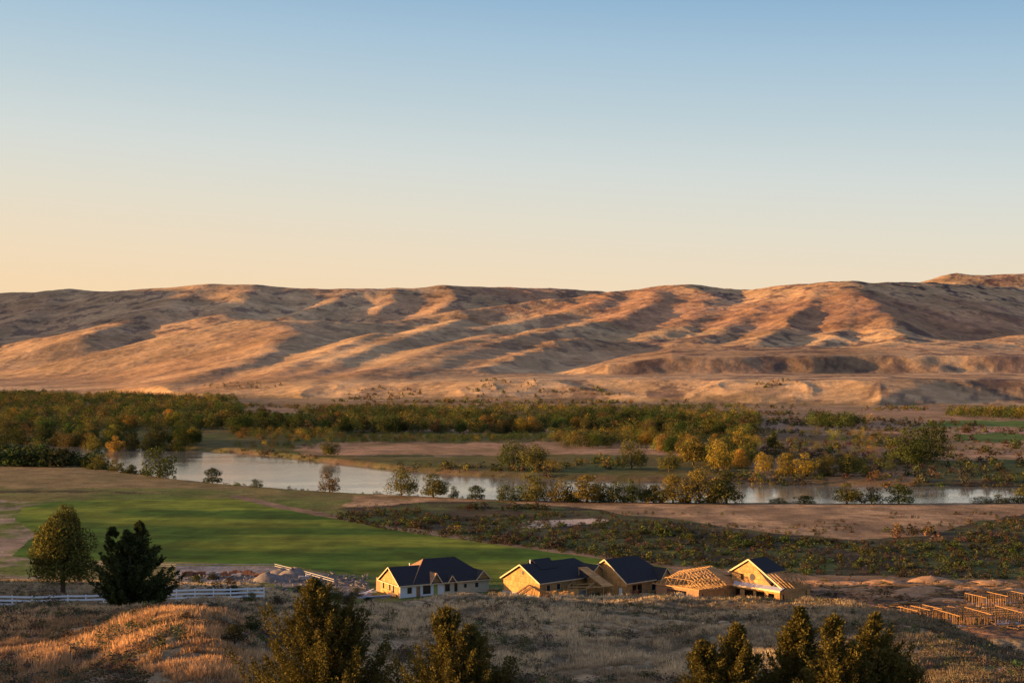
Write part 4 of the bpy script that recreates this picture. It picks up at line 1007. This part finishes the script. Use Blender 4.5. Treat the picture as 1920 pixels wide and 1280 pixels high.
r_ = MB(); r_.slab([(3.6, 3.4, 5.02), (8.8, 3.4, 5.02), (8.8, 6.4, 6.9), (3.6, 6.4, 6.9)], .12); r_.slab([(3.6, 9.4, 5.02), (8.8, 9.4, 5.02), (8.8, 6.4, 6.9), (3.6, 6.4, 6.9)], .12); r_.build('raised_roof', M_shin, H)
r_ = MB(); r_.tube([(2.6, 5.8, 6.1), (2.6, 5.8, 7.0)], [.16, .16]); r_.build('vent_pipe', M_white, H)
front_gable(H, 13.0, 19.2, -1.6, 5.6, ze-.1, 5.3, M_osb, M_shin, zbase=-.6)
t_ = MB(); raking(t_, [(-oh-.04, -oh, zl-.06), (-oh-.04, 5.8, 6.16), (-oh-.04, Wd+oh, zl-.06)], .06, .26); t_.beam((-oh, -oh-.04, zl-.08), (12.6, -oh-.04, zl-.08), .06, .2); t_.build('fascia', M_trim, H)
v_ = MB(); v_.box(-.15, L+.1, -.15, Wd+.3, -3.2, -.01); v_.build('foundation', M_conc, H)
# half-built frame between the second and third house: one slanting sheathed slope on posts
E_ = empty('garage_frame', (15.4, 312, 0), 0); tag(E_, 'half-built frame with one slanting sheathed roof slope between the second and third houses', 'house frame', 'houses being built in a row behind the near hill')
pw = MB(); pw.slab([(-.9, .6, 6.3), (1.2, 1.4, 6.3), (6.6, -5.2, 3.1), (4.2, -6.2, 3.1)], .12); pw.build('roof_sheathing', M_osb, E_)
for (qx, qy, qz) in ((-.7, .5, 6.1), (1.1, 1.2, 6.1), (4.3, -6.0, 3.0), (6.4, -5.2, 3.0), (1.8, -2.8, 4.6), (4.0, -2.0, 4.6), (-3.4, -4.8, 2.7), (.6, -6.6, 2.7), (-3.0, -1.5, 2.7)):
    t_ = MB(); t_.beam((qx, qy, -.6), (qx, qy, qz), .14, .14); t_.build('post', M_lum, E_)
for p_, q_ in (((-3.4, -4.8, 2.8), (4.3, -6.1, 3.0)), ((-3.4, -4.8, 2.8), (-3.0, -1.5, 2.8)), ((-3.0, -1.5, 2.8), (1.8, -2.8, 3.2)), ((-3.4, -4.8, 2.8), (-.8, .5, 4.4)), ((.6, -6.6, 2.8), (4.2, -2.2, 4.4)), ((-3.2, -3.2, 1.2), (2.8, -4.6, 2.9))):
    t_ = MB(); t_.beam(p_, q_, .1, .22); t_.build('beam', M_lum, E_)
pw = MB(); pw.slab([(-3.3, -4.9, .1), (-1.0, -5.3, .1), (-1.0, -5.2, 2.5), (-3.3, -4.8, 2.5)], .05); pw.build('wall_panel', M_osb, E_)

# ---- third house: tall gable lit only at its top
H = house('tall_gabled_house', 'tall house with dark roof, sheathed gable and pale door, third from the left', 1175, 309, 42)
Wd, L, ze = 10.4, 13.4, 3.5
w_ = MB(); wall(w_, (0, 11.6), (0, .13), -.6, ze, .12, [(9.3-.0, 10.3, .0, 2.1)]); gable_tri(w_, 0, 0, Wd, 6.25, ze+.003, 7.75, zl=5.3); w_.build('gable_wall', M_osb, H)
v_ = MB(); v_.box(.03, .08, 1.35, 2.25, .0, 2.05); v_.build('door', M_wrap, H, 'pale wrapped door')
fop = [(1.8, 4.9, .05, 2.7), (8.0, 9.3, .8, 2.4)]
w_ = MB(); wall(w_, (0, 0), (L, 0), -.6, ze, .12, fop); w_.build('front_wall', M_osb, H)
o_ = MB(); o_.box(1.85, 4.85, .9, 1.0, .05, 2.7); o_.build('porch_recess', M_int, H)
o_ = MB(); o_.box(3.3, 3.45, .02, .17, .05, 2.7); o_.build('porch_post', M_lum, H)
window(H, (0, 0), (L, 0), fop[1])
w_ = MB(); wall(w_, (L-.12, .13), (L-.12, Wd), -.6, ze, .12); wall(w_, (L-.25, 11.6), (.13, 11.6), -.6, 5.0, .12); w_.build('rear_wall', M_osb2, H)
oh = .5; sl1 = (7.75-ze)/6.25; zl = ze-oh*sl1; a1 = (-oh, 6.25, 7.92); a2 = (9.9, 6.25, 7.92)
r_ = MB(); r_.slab([(-oh, -oh, zl+.17), (L+oh, -oh, zl+.17), a2, a1], .14); r_.slab([(-oh, Wd+oh, 5.1), (L+oh, Wd+oh, 5.1), a2, a1], .14); r_.slab([(L+oh, -oh, zl+.17), (L+oh, Wd+oh, 5.1), a2], .14); r_.build('roof', M_shin, H)
front_gable(H, 9.6, 13.3, -1.2, 5.0, ze-.2, 5.6, M_osb, M_shin, zbase=-.6)
t_ = MB(); raking(t_, [(-oh-.04, -oh, zl+.1), (-oh-.04, 6.25, 7.85), (-oh-.04, Wd+oh, 5.05)], .06, .26); t_.beam((-oh, -oh-.04, zl+.05), (9.2, -oh-.04, zl+.05), .06, .2); t_.build('fascia', M_trim, H)
v_ = MB(); v_.box(-.15, L+.1, -.15, 11.8, -1.2, -.01); v_.build('foundation', M_conc, H)

# ---- truss roofs
def truss_roof(par, x0, x1, y0, y1, ze, zr, hip0, hip1, step=1.1, front_only=False, top=None):
    ym = (y0+y1)/2; rx0, rx1 = x0+hip0, x1-hip1
    rg = MB(); rg.beam((rx0, ym, zr), (rx1, ym, zr), .06, .2); rg.build('ridge_board', M_lum, par)
    k = int((x1-x0)/step)+1
    for i in range(k):
        x_ = x0+(x1-x0)*i/(k-1)
        f_ = min(1, (x_-x0)/hip0 if hip0 else 1, (x1-x_)/hip1 if hip1 else 1); f_ = max(f_, 0)
        zt = ze+(zr-ze)*f_; ya, yb = y0+(ym-y0)*f_, y1+(ym-y1)*f_
        if f_ < .12: continue
        t_ = MB(); t_.beam((x_, y0, ze), (x_, ya, zt), .11, .14); t_.beam((x_, y1, ze), (x_, yb, zt), .06, .13); t_.beam((x_, y0, ze), (x_, y1, ze), .05, .12)
        if f_ > .4: 
            zc_ = ze+(zt-ze)*.5
            t_.beam((x_, (y0+ya)/2, zc_), (x_, y0+(y1-y0)*.36, ze), .04, .09); t_.beam((x_, (y1+yb)/2, zc_), (x_, y0+(y1-y0)*.64, ze), .04, .09)
            t_.beam((x_, ya, zt), (x_, y0+(y1-y0)*.36, ze), .04, .09); t_.beam((x_, yb, zt), (x_, y0+(y1-y0)*.64, ze), .04, .09)
        if f_ < 1: t_.beam((x_, ya, zt), (x_, yb, zt), .05, .1)
        t_.build('roof_truss', M_lum, par)
    for hx, rx, on in ((x0, rx0, hip0), (x1, rx1, hip1)):
        if not on: continue
        kk = int((y1-y0)/step)+1
        for i in range(kk):
            yy_ = y0+(y1-y0)*i/(kk-1); f_ = 1-abs(yy_-ym)/((y1-y0)/2)
            if f_ < .1: continue
            t_ = MB(); t_.beam((hx, yy_, ze), (hx+(rx-hx)*f_, yy_, ze+(zr-ze)*f_), .05, .12); t_.build('jack_rafter', M_lum, par)
    fb = MB(); fb.beam((x0, y0-.05, ze), (x1, y0-.05, ze), .05, .2); fb.beam((x0-.05, y0, ze), (x0-.05, y1, ze), .05, .2); fb.beam((x1+.05, y0, ze), (x1+.05, y1, ze), .05, .2); fb.build('eave_board', M_lum, par)
H = house('truss_roofed_house', 'unfinished house with open wooden roof trusses over sheathed walls, no roof covering', 1310, 301, 42)
Wd, L, ze = 12.0, 13.0, 3.2
w_ = MB(); wall(w_, (0, Wd), (0, .13), -.6, ze-.1, .12, [(3.0, 8.6, -.3, 2.4)]); w_.build('gable_wall', M_osb2, H)
w_ = MB(); wall(w_, (0, 0), (L, 0), -.6, ze-.1, .12, [(1.1, 1.6, .6, 2.2), (8.6, 9.8, .1, 2.2)]); w_.build('front_wall', M_osb, H)
w_ = MB(); wall(w_, (L-.12, .13), (L-.12, Wd), -.6, ze-.1, .12); wall(w_, (L-.25, Wd+.1), (0, Wd+.1), -.6, ze-.1, .12); w_.build('rear_wall', M_osb2, H)
truss_roof(H, -.6, L+.4, -.6, Wd+.6, ze, 6.7, 2.6, 2.4)
t_ = MB()
for f_ in (0, .25, .5, .75, 1): 
    yv = -.6+3.3*(1-abs(2*f_-1)); t_.beam((2.4+4.6*f_, -1.6, 3.1), (2.4+4.6*f_, yv*.9, 3.1+1.9*(1-abs(2*f_-1))), .05, .12)
t_.beam((2.0, -1.6, 3.1), (4.7, -1.6, 4.6), .06, .14); t_.beam((7.4, -1.6, 3.1), (4.7, -1.6, 4.6), .06, .14); t_.beam((2.0, -1.6, 3.1), (7.4, -1.6, 3.1), .06, .14); t_.build('dormer_frame', M_lum, H)
r_ = MB(); r_.slab([(8.5, -.7, 3.35), (L+.4, -.7, 3.35), (L-2.0, 5.0, 6.5), (8.5, 5.0, 6.5)], .03); r_.build('roof_sheathing', M_osb, H, 'sheathed right-hand part of the front slope')
v_ = MB(); v_.box(-.15, L+.1, -.15, Wd+.3, -1.2, -.01); v_.build('foundation', M_conc, H)
v_ = MB(); v_.box(.3, L-.4, .3, Wd-.2, .0, .04); v_.build('floor_slab', M_int, H)

# ---- last house: tall sunlit gable tip, truss front, dark upper roof
H = house('half_roofed_house', 'tallest house, round dark opening in its gable, trusses at its right end', 1462, 299, 42)
ze = 3.5; Wd = 14.6; L = 8.0; ya, za = 8.7, 8.9
w_ = MB(); wall(w_, (0, Wd), (0, .13), -.6, ze-.45, .12, [(1.6, 4.0, 0, 2.5), (5.2, 7.6, 0, 2.5), (8.3, 10.6, 0, 2.5), (11.6, 13.2, 0, 2.4)])
w_.build('porch_wall', M_osb, H)
v_ = MB(); v_.box(1.4, 1.5, .3, Wd-.4, -.3, 2.7); v_.build('dim_recess', M_int, H)
w_ = MB(); gable_tri(w_, .9, 2.4, 13.6, ya, ze-.15, za-.15, zl=ze+2.2); w_.build('upper_gable', M_osb, H)
o_ = MB(); o_.tube([(.93, 7.9, 5.2), (.87, 7.9, 5.2)], [.75, .75], 14); o_.build('round_opening', M_dark, H)
o_ = MB(); o_.box(.84, .895, 10.3, 11.1, 4.3, 5.6); o_.build('attic_window', M_int, H)
t_ = MB(); t_.beam((-.5, -.5, ze-.35), (-.5, Wd+.3, ze-.35), .3, .35); t_.build('porch_beam', M_trim, H)
t_ = MB(); t_.slab([(-.6, -.6, ze-.2), (-.6, Wd+.4, ze-.2), (.9, Wd+.4, ze+.35), (.9, -.6, ze+.35)], .1); t_.build('porch_roof', M_bluew, H)
w_ = MB(); wall(w_, (0, 0), (L, 0), -.6, ze-.45, .12, [(.3, 1.6, -.3, 2.3)]); w_.build('front_wall', M_osb, H)
w_ = MB(); wall(w_, (L-.12, .13), (L-.12, Wd), -.6, ze-.45, .12); wall(w_, (L-.25, Wd+.1), (0, Wd+.1), -.6, ze+1.5, .12); w_.build('rear_wall', M_osb2, H)
sy = (za-ze)/(ya+.6)
r_ = MB(); r_.slab([(.5, 4.2, za-(ya-4.2)*sy+.12), (8.0, 4.2, za-(ya-4.2)*sy+.12), (6.6, ya, za+.12), (.5, ya, za+.12)], .12)
r_.slab([(.5, Wd, za-(Wd-ya)*sy+.12), (8.0, Wd, za-(Wd-ya)*sy+.12), (6.6, ya, za+.12), (.5, ya, za+.12)], .12); r_.build('upper_roof', M_shin, H)
t_ = MB(); raking(t_, [(.42, -.5, ze-.1), (.42, ya, za+.02), (.42, 14.3, za-(14.3-ya)*sy+.02)], .07, .3); t_.build('fascia', M_trim, H)
for i in range(7):
    x_ = 1.3+i*1.05; t_ = MB(); t_.beam((x_, -.6, ze-.2), (x_, 4.2, za-(ya-4.2)*sy-.02), .05, .14); t_.beam((x_, -.6, ze-.2), (x_, 4.2, ze-.2), .05, .12); t_.beam((x_, 2.0, ze+1.1), (x_, 3.0, ze-.2), .04, .1); t_.build('roof_truss', M_lum, H)
t_ = MB(); t_.beam((.6, -.65, ze-.25), (8.2, -.65, ze-.25), .06, .22); t_.beam((1, 4.1, za-(ya-4.2)*sy), (8.2, 4.1, za-(ya-4.2)*sy), .06, .2); t_.build('eave_board', M_lum, H)
w_ = MB(); wall(w_, (L+.003, 1.2), (12.2, 1.2), -.6, 3.0, .12, [(2.6, 3.2, 1.0, 2.2)]); wall(w_, (12.2, 1.33), (12.2, 8), -.6, 3.0, .12); w_.build('wing_wall', M_osb, H, 'pale sheathed wing at the right end')
truss_roof(H, 8.3, 12.6, .8, 8.4, 3.1, 5.6, 0, 1.6)
v_ = MB(); v_.box(-.6, 12.3, -.15, Wd+.3, -1.2, -.01); v_.build('foundation', M_conc, H)

# ------------------------------------------------------------------ framed walls still open, far right
M_lum2 = simple('weathered golden lumber', (.28, .165, .07), sc=2.5, var=.25)
def stud_frame(name, label, px, py, W_, D_, rot, rows_=3, h=2.1):
    x_, y_, z_ = ground_at(px, py, 200, 600); e = empty(name, (x_, y_, z_-.05), math.radians(rot)); tag(e, label, 'house frame', 'open wall frames on the building ground at right')
    fl = MB(); fl.box(-.1, W_+.1, -.1, D_+.1, -.5, .12); fl.build('floor_slab', M_conc, e)
    R2 = random.Random(px)
    for j in range(rows_+1):
        yy_ = D_*j/rows_; t_ = MB(); hh = h
        t_.beam((0, yy_, .17), (W_, yy_, .17), .1, .1); t_.beam((0, yy_, hh), (W_, yy_, hh), .1, .14)
        k_ = int(W_/.6)
        for i in range(k_+1):
            if R2.random() < .35: continue
            t_.beam((W_*i/k_, yy_, .2), (W_*i/k_, yy_, hh), .07, .1)
        t_.build('stud_wall', M_lum2, e)
    for j in (0, .5, 1):
        t_ = MB(); t_.beam((W_*j, .06, h+.14), (W_*j, D_-.06, h+.14), .1, .12)
        k_ = int(D_/.6)
        for i in range(1, k_):
            if R2.random() < .3: continue
            t_.beam((W_*j, D_*i/k_, .2), (W_*j, D_*i/k_, h), .07, .1)
        t_.build('stud_wall', M_lum2, e)
    for j in range(2):
        t_ = MB(); a = R2.uniform(.5, W_-2); t_.beam((a, .2, h), (a+2.2, D_*.5, .3), .06, .14); t_.build('brace', M_lum2, e)
    return e
stud_frame('house_frame', 'open stud frame nearest the near hill, with a pale slab, left of the larger frames', 1722, 1166, 6, 6, 24, 2)
stud_frame('house_frame', 'largest open stud frame of golden lumber at the right edge of the picture', 1800, 1176, 14, 9, 16, 4)
stud_frame('house_frame', 'smaller open stud frame behind the largest one, on orange dirt', 1850, 1140, 11, 7, 20, 3)
# ------------------------------------------------------------------ piles, stacks, heaps
def heap(name, label, cat, group, px, py, w, dpt, h, mat, seed=0, lump=.25, rot=0, rngD=(200, 700)):
    x_, y_, z_ = ground_at(px, py, *rngD); n1 = 14; n2 = 9; v = []; f = []
    for j in range(n2):
        for i in range(n1):
            a = 2*math.pi*i/n1; r_ = 1-j/(n2-1); q = float(vnoise(np.array([math.cos(a)*1.7+seed+j*.3]), np.array([math.sin(a)*1.7+seed]))[0])
            r_ *= 1+lump*(q-.5)*2*(r_ > 0); hz = h*(1-r_*r_)*(.75+.5*q)-.25*(j == 0)
            v.append((math.cos(a)*w/2*r_, math.sin(a)*dpt/2*r_, hz))
    for j in range(n2-1):
        for i in range(n1): f.append((j*n1+i, j*n1+(i+1) % n1, (j+1)*n1+(i+1) % n1, (j+1)*n1+i))
    f.append(tuple((n2-1)*n1+i for i in range(n1)))
    m_ = MB(); m_.add(v, f); o = m_.build(name, mat); o.location = (x_, y_, z_); o.rotation_euler.z = rot
    for p_ in o.data.polygons: p_.use_smooth = True
    return tag(o, label, cat, group)
def stack(name, label, cat, group, px, py, L_, n_, mat, rot, seed=0, messy=.1, tall=3, w=.28, part='board', rngD=(200, 700)):
    x_, y_, z_ = ground_at(px, py, *rngD); e = empty(name, (x_, y_, z_), rot); tag(e, label, cat, group); R2 = random.Random(seed)
    for i in range(n_):
        lev = i % tall; col = i//tall; m_ = MB(); yy_ = (col+.1)*w*1.1; zz_ = .08+lev*.14
        a = R2.uniform(-messy, messy); m_.beam((-L_/2+R2.uniform(-messy, messy)*2, yy_-a*2, zz_+.02*col), (L_/2+R2.uniform(-messy, messy)*2, yy_+a*2, zz_+a*1.2+.02*col), w, .1)
        m_.build(part, mat, e)
    return e
G1 = 'building material lying around the row of houses'
stack('lumber_stack', 'bluish grey boards scattered on the ground in front of the first house gable', 'lumber', G1, 712, 1121, 6.5, 9, M_bluew, .1, 1, .5)
stack('lumber_stack', 'white and grey boards left of the first house, near the dark bushes', 'lumber', G1, 690, 1113, 3.5, 6, M_white, .5, 2, .4)
stack('lumber_stack', 'dark beams lying before the white wall of the first house', 'lumber', G1, 800, 1116, 6, 6, M_dark, .35, 3, .15, 2)
stack('lumber_stack', 'orange-lit boards just right of the first house', 'lumber', G1, 918, 1108, 3.5, 9, M_lum, -.3, 4, .2, 3)
heap('tarp_pile', 'dark covered pile before the right half of the first house', 'pile', G1, 838, 1112, 3.2, 1.6, 1.1, M_dark, 3)
heap('tarp_pile', 'blue-grey covered pile at the right end of the first house', 'pile', G1, 861, 1111, 2.6, 1.5, 1.2, M_bluew, 5)
x0_, y0_, z0_ = (945-960)/F*303, 303, .1
E_ = empty('truss_stack', (x0_, y0_, zat(x0_, y0_)), math.radians(8)); tag(E_, 'stack of roof trusses standing in front of the bright gable', 'roof trusses', G1)
for i in range(9):
    t_ = MB(); yy_ = -i*.35; o_ = RG.uniform(-.6, .6); W2 = 11.5; hh = 3.9
    t_.beam((o_, yy_, .1), (o_+W2, yy_, .1+.1*i), .05, .12); t_.beam((o_, yy_, .1), (o_+W2/2, yy_, hh), .05, .12); t_.beam((o_+W2, yy_, .1+.1*i), (o_+W2/2, yy_, hh), .05, .12)
    for q in (.2, .35, .5, .65, .8): t_.beam((o_+W2*q, yy_, .12), (o_+W2*(q+.07), yy_, hh*(1-abs(2*q+.14-1))*.96), .04, .09)
    t_.build('truss', M_lum, E_)
E_ = empty('wall_panels', ((1022-960)/F*303, 303, 0), math.radians(-12)); tag(E_, 'sunlit sheathing panels leaning right of the truss stack', 'panels', G1)
for i in range(5):
    m_ = MB(); m_.slab([(i*1.25, -.3, .05), (i*1.25+1.2, -.3, .05), (i*1.25+1.2, .25+.1*i, 2.5+.2*(i % 2)), (i*1.25, .25+.1*i, 2.5+.2*(i % 2))], .04); m_.build('panel', M_osb, E_)
stack('lumber_stack', 'tangled pale timber in front of the sheathed lean-to', 'lumber', G1, 1092, 1108, 6, 12, M_lum, .2, 6, .6, 4)
stack('lumber_stack', 'pale boards with a white item before the third house', 'lumber', G1, 1128, 1110, 3.2, 6, M_white, .2, 7, .3, 2)
stack('lumber_stack', 'stack of boards in front of the last house, right end', 'lumber', G1, 1492, 1108, 4, 9, M_lum, .3, 8, .25, 3)
heap('tarp_pile', 'dark round pile beside the right end of the last house', 'pile', G1, 1474, 1110, 2.0, 1.2, 1.0, M_dark, 7)
G2 = 'bare dirt mounds on the building ground at right'
for i, (a, b_, w, dp, h) in enumerate([(1560, 1096, 14, 5, 1.0), (1600, 1108, 18, 6, 1.2), (1660, 1092, 16, 6, 1.3), (1745, 1089, 16, 7, 2.2), (1780, 1094, 12, 6, 1.6), (1860, 1094, 18, 7, 1.6), (1700, 1118, 18, 7, 1.5), (1640, 1120, 10, 5, 1.0),
                                        (1730, 1108, 20, 8, 2.0), (1820, 1108, 18, 6, 1.8), (1900, 1112, 16, 6, 2.0), (1780, 1128, 16, 6, 1.5), (1880, 1126, 14, 5, 1.5), (1540, 1106, 9, 4, .8)]):
    heap('dirt_mound', 'low bare dirt mound on the building ground right of the last house', 'dirt mound', G2, a, b_, w*.7, dp*.8, h*.55, M_dirt, i*1.3, .6, RG.uniform(-.2, .2))
for i, (a, b_, L_) in enumerate([(1600, 1102, 7), (1690, 1100, 8), (1760, 1100, 9), (1840, 1100, 8), (1885, 1104, 7), (1765, 1116, 8), (1840, 1120, 9), (1560, 1100, 5), (1900, 1120, 6), (1700, 1132, 6), (1715, 1146, 5)]):
    stack('lumber_stack', 'sunlit orange lumber stack lying on the building ground right of the last house', 'lumber', 'lumber stacks on the building ground at right', a, b_, L_, 8, M_lum, RG.uniform(-.2, .25), 20+i, .4, 3)
G3 = 'stone and brick piles in the fenced yard behind the pine'
YD = [(352, 1080, 'brick', 2.6, 'leftmost red brick pile in the yard, close to the pine'), (372, 1079, 'brick', 3.4, 'orange brick pile second from the left in the yard'), (425, 1080, 'brick', 3.2, 'red brick pile behind the grey paving, middle of the yard'),
      (440, 1076, 'brick', 2.6, 'small red brick pile near the yard fence'), (462, 1078, 'brick', 4.4, 'longest red brick pile in the yard'), (492, 1082, 'brick', 3.6, 'brown brick pile below the high point of the yard fence'),
      (512, 1084, 'brick', 3.4, 'rounded brown pile beside the grey heap'), (444, 1082, 'stone', 2.4, 'pale stone pallet left of the longest brick pile'), (525, 1078, 'heap', 7, 'largest grey gravel heap in the yard'), (550, 1080, 'heap', 8, 'grey gravel heap right of the largest'),
      (585, 1084, 'stone', 3, 'pale stone pallet near the right corner of the yard'), (570, 1086, 'stone', 2.4, 'small stone pallet before the gravel heaps'), (400, 1082, 'stone', 3.4, 'pale block pallet on the grey paving'), (505, 1090, 'heap', 9, 'low pale spoil bank at the front of the yard')]
for i, (a, b_, kd, w, lb) in enumerate(YD):
    if kd == 'heap': heap('gravel_heap', lb, 'gravel heap', G3, a, b_, w, w*.6, .2*w+.3, M_stone, i*2.1)
    else:
        x_, y_, z_ = ground_at(a, b_, 200, 700); e = empty('brick_pile' if kd == 'brick' else 'stone_pallet', (x_, y_, z_), RG.uniform(-.3, .3)); tag(e, lb, 'brick pile' if kd == 'brick' else 'stone pallet', G3)
        pl = MB(); [pl.box(-w/2, w/2, q, q+.12, .0, .12) for q in (-.6, 0, .5)]; pl.build('pallet', M_lum, e)
        nn_ = int(w/.8)
        for q in range(nn_):
            m_ = MB(); hh = RG.uniform(.7, 1.3); m_.box(-w/2+q*w/nn_, -w/2+(q+.93)*w/nn_, -.6, .6, .125, hh); m_.build('block_stack', M_brick if kd == 'brick' else M_conc, e)
g_ = np.random.default_rng(5); mb_ = MB()
for i in range(900):
    a = g_.uniform(1500, 1960); b_ = g_.uniform(1090, 1178); d_ = 50*F/(b_-HY)
    if a < 1600 and b_ > 1115: continue
    x_ = (a-960)/F*d_; z_ = zat(x_, d_)
    if z_ > 1.5: continue
    th_ = g_.uniform(-.5, .5) if g_.random() < .7 else g_.uniform(0, 3); L_ = g_.uniform(.6, 3.2); c_, s_ = math.cos(th_)*L_/2, math.sin(th_)*L_/2
    z_ += .12; mb_.beam((x_-c_, d_-s_, z_+g_.uniform(0, .5)*(i % 3 == 0)), (x_+c_, d_+s_, z_+g_.uniform(0, .35)), g_.uniform(.08, .3), .08)
tag(mb_.build('timber_scraps', M_lum2), 'scraps of sunlit lumber strewn over the building ground at right', 'timber scraps', kind='stuff')
items = []
for i in range(420):
    a = g_.uniform(1490, 1980); b_ = g_.uniform(1084, 1180); d_ = 50*F/(b_-HY); x_ = (a-960)/F*d_
    if zat(x_, d_) > 1.5: continue
    items.append((x_, d_, g_.uniform(.4, 1.3), g_.uniform(.9, 1.6), [SBR, SAGE, SGR, (.12, .075, .04)][i % 4]))
mass('weeds', items, PB, 60, .6, 'brown weeds growing between the lumber on the building ground', 'weeds', seed=9, sink=.1)
mb_ = MB()
for i in range(420):
    a = g_.uniform(335, 690); b_ = g_.uniform(1076, 1112); x_, d_, z_ = ground_at(a, b_, 220, 500)
    L_ = g_.uniform(.3, 1.6); th_ = g_.uniform(0, 3.1); c_, s_ = math.cos(th_)*L_/2, math.sin(th_)*L_/2
    mb_.beam((x_-c_, d_-s_, z_+.1), (x_+c_, d_+s_, z_+g_.uniform(.1, .7)), g_.uniform(.1, .6), g_.uniform(.08, .3))
tag(mb_.build('yard_rubble', M_stone), 'grey and brown rubble strewn over the fenced yard', 'rubble', kind='stuff')
# ------------------------------------------------------------------ fences
def fence(name, label, pts, nr_, h, post_gap, mat, group=None, rail=.25):
    """pts: world (x,y) polyline on the terrain"""
    x0, y0 = pts[0]; e = empty(name, (x0, y0, zat(x0, y0))); tag(e, label, 'fence', group); base = Vector((x0, y0, zat(x0, y0)))
    P3 = []
    for (ax, ay), (bx, by) in zip(pts[:-1], pts[1:]):
        L_ = math.hypot(bx-ax, by-ay); k_ = max(1, round(L_/post_gap))
        for i in range(k_): P3.append((ax+(bx-ax)*i/k_, ay+(by-ay)*i/k_))
    P3.append(pts[-1]); zz = [zat(*p) for p in P3]
    zs = [sum(zz[max(0, i-2):i+3])/len(zz[max(0, i-2):i+3]) for i in range(len(zz))]; P3 = [Vector((p[0], p[1], z))-base for p, z in zip(P3, zs)]
    pm = MB(); pm.box(-.065, .065, -.065, .065, -.9, h+.08); pm.box(-.08, .08, -.08, .08, h+.083, h+.13); pme = pm.mesh('post', mat)
    for p in P3: o = link('post', pme, e, tuple(p))
    for r_ in range(nr_):
        m_ = MB(); zr = h*(1-.34*r_)-.08
        for a, c in zip(P3[:-1], P3[1:]): m_.beam(a+Vector((0, -.09, zr)), c+Vector((0, -.09, zr)), .045, rail)
        m_.build('rail', mat, e)
    return e
def wpt(px, d): return ((px-960)/F*d, d)
fence('white_rail_fence', 'white three-rail fence running behind the pine across the left side', [wpt(-90, 196), wpt(60, 197), wpt(260, 200), wpt(400, 203), wpt(495, 208)], 3, 1.55, 2.45, M_white)
fence('yard_fence', 'white two-rail fence along the far side of the stone yard', [wpt(140, 362), wpt(330, 357), wpt(430, 358), wpt(515, 358), wpt(570, 344), wpt(626, 330)], 2, 1.4, 3.6, M_greyf, None, .14)
print('OBJECTS DONE')
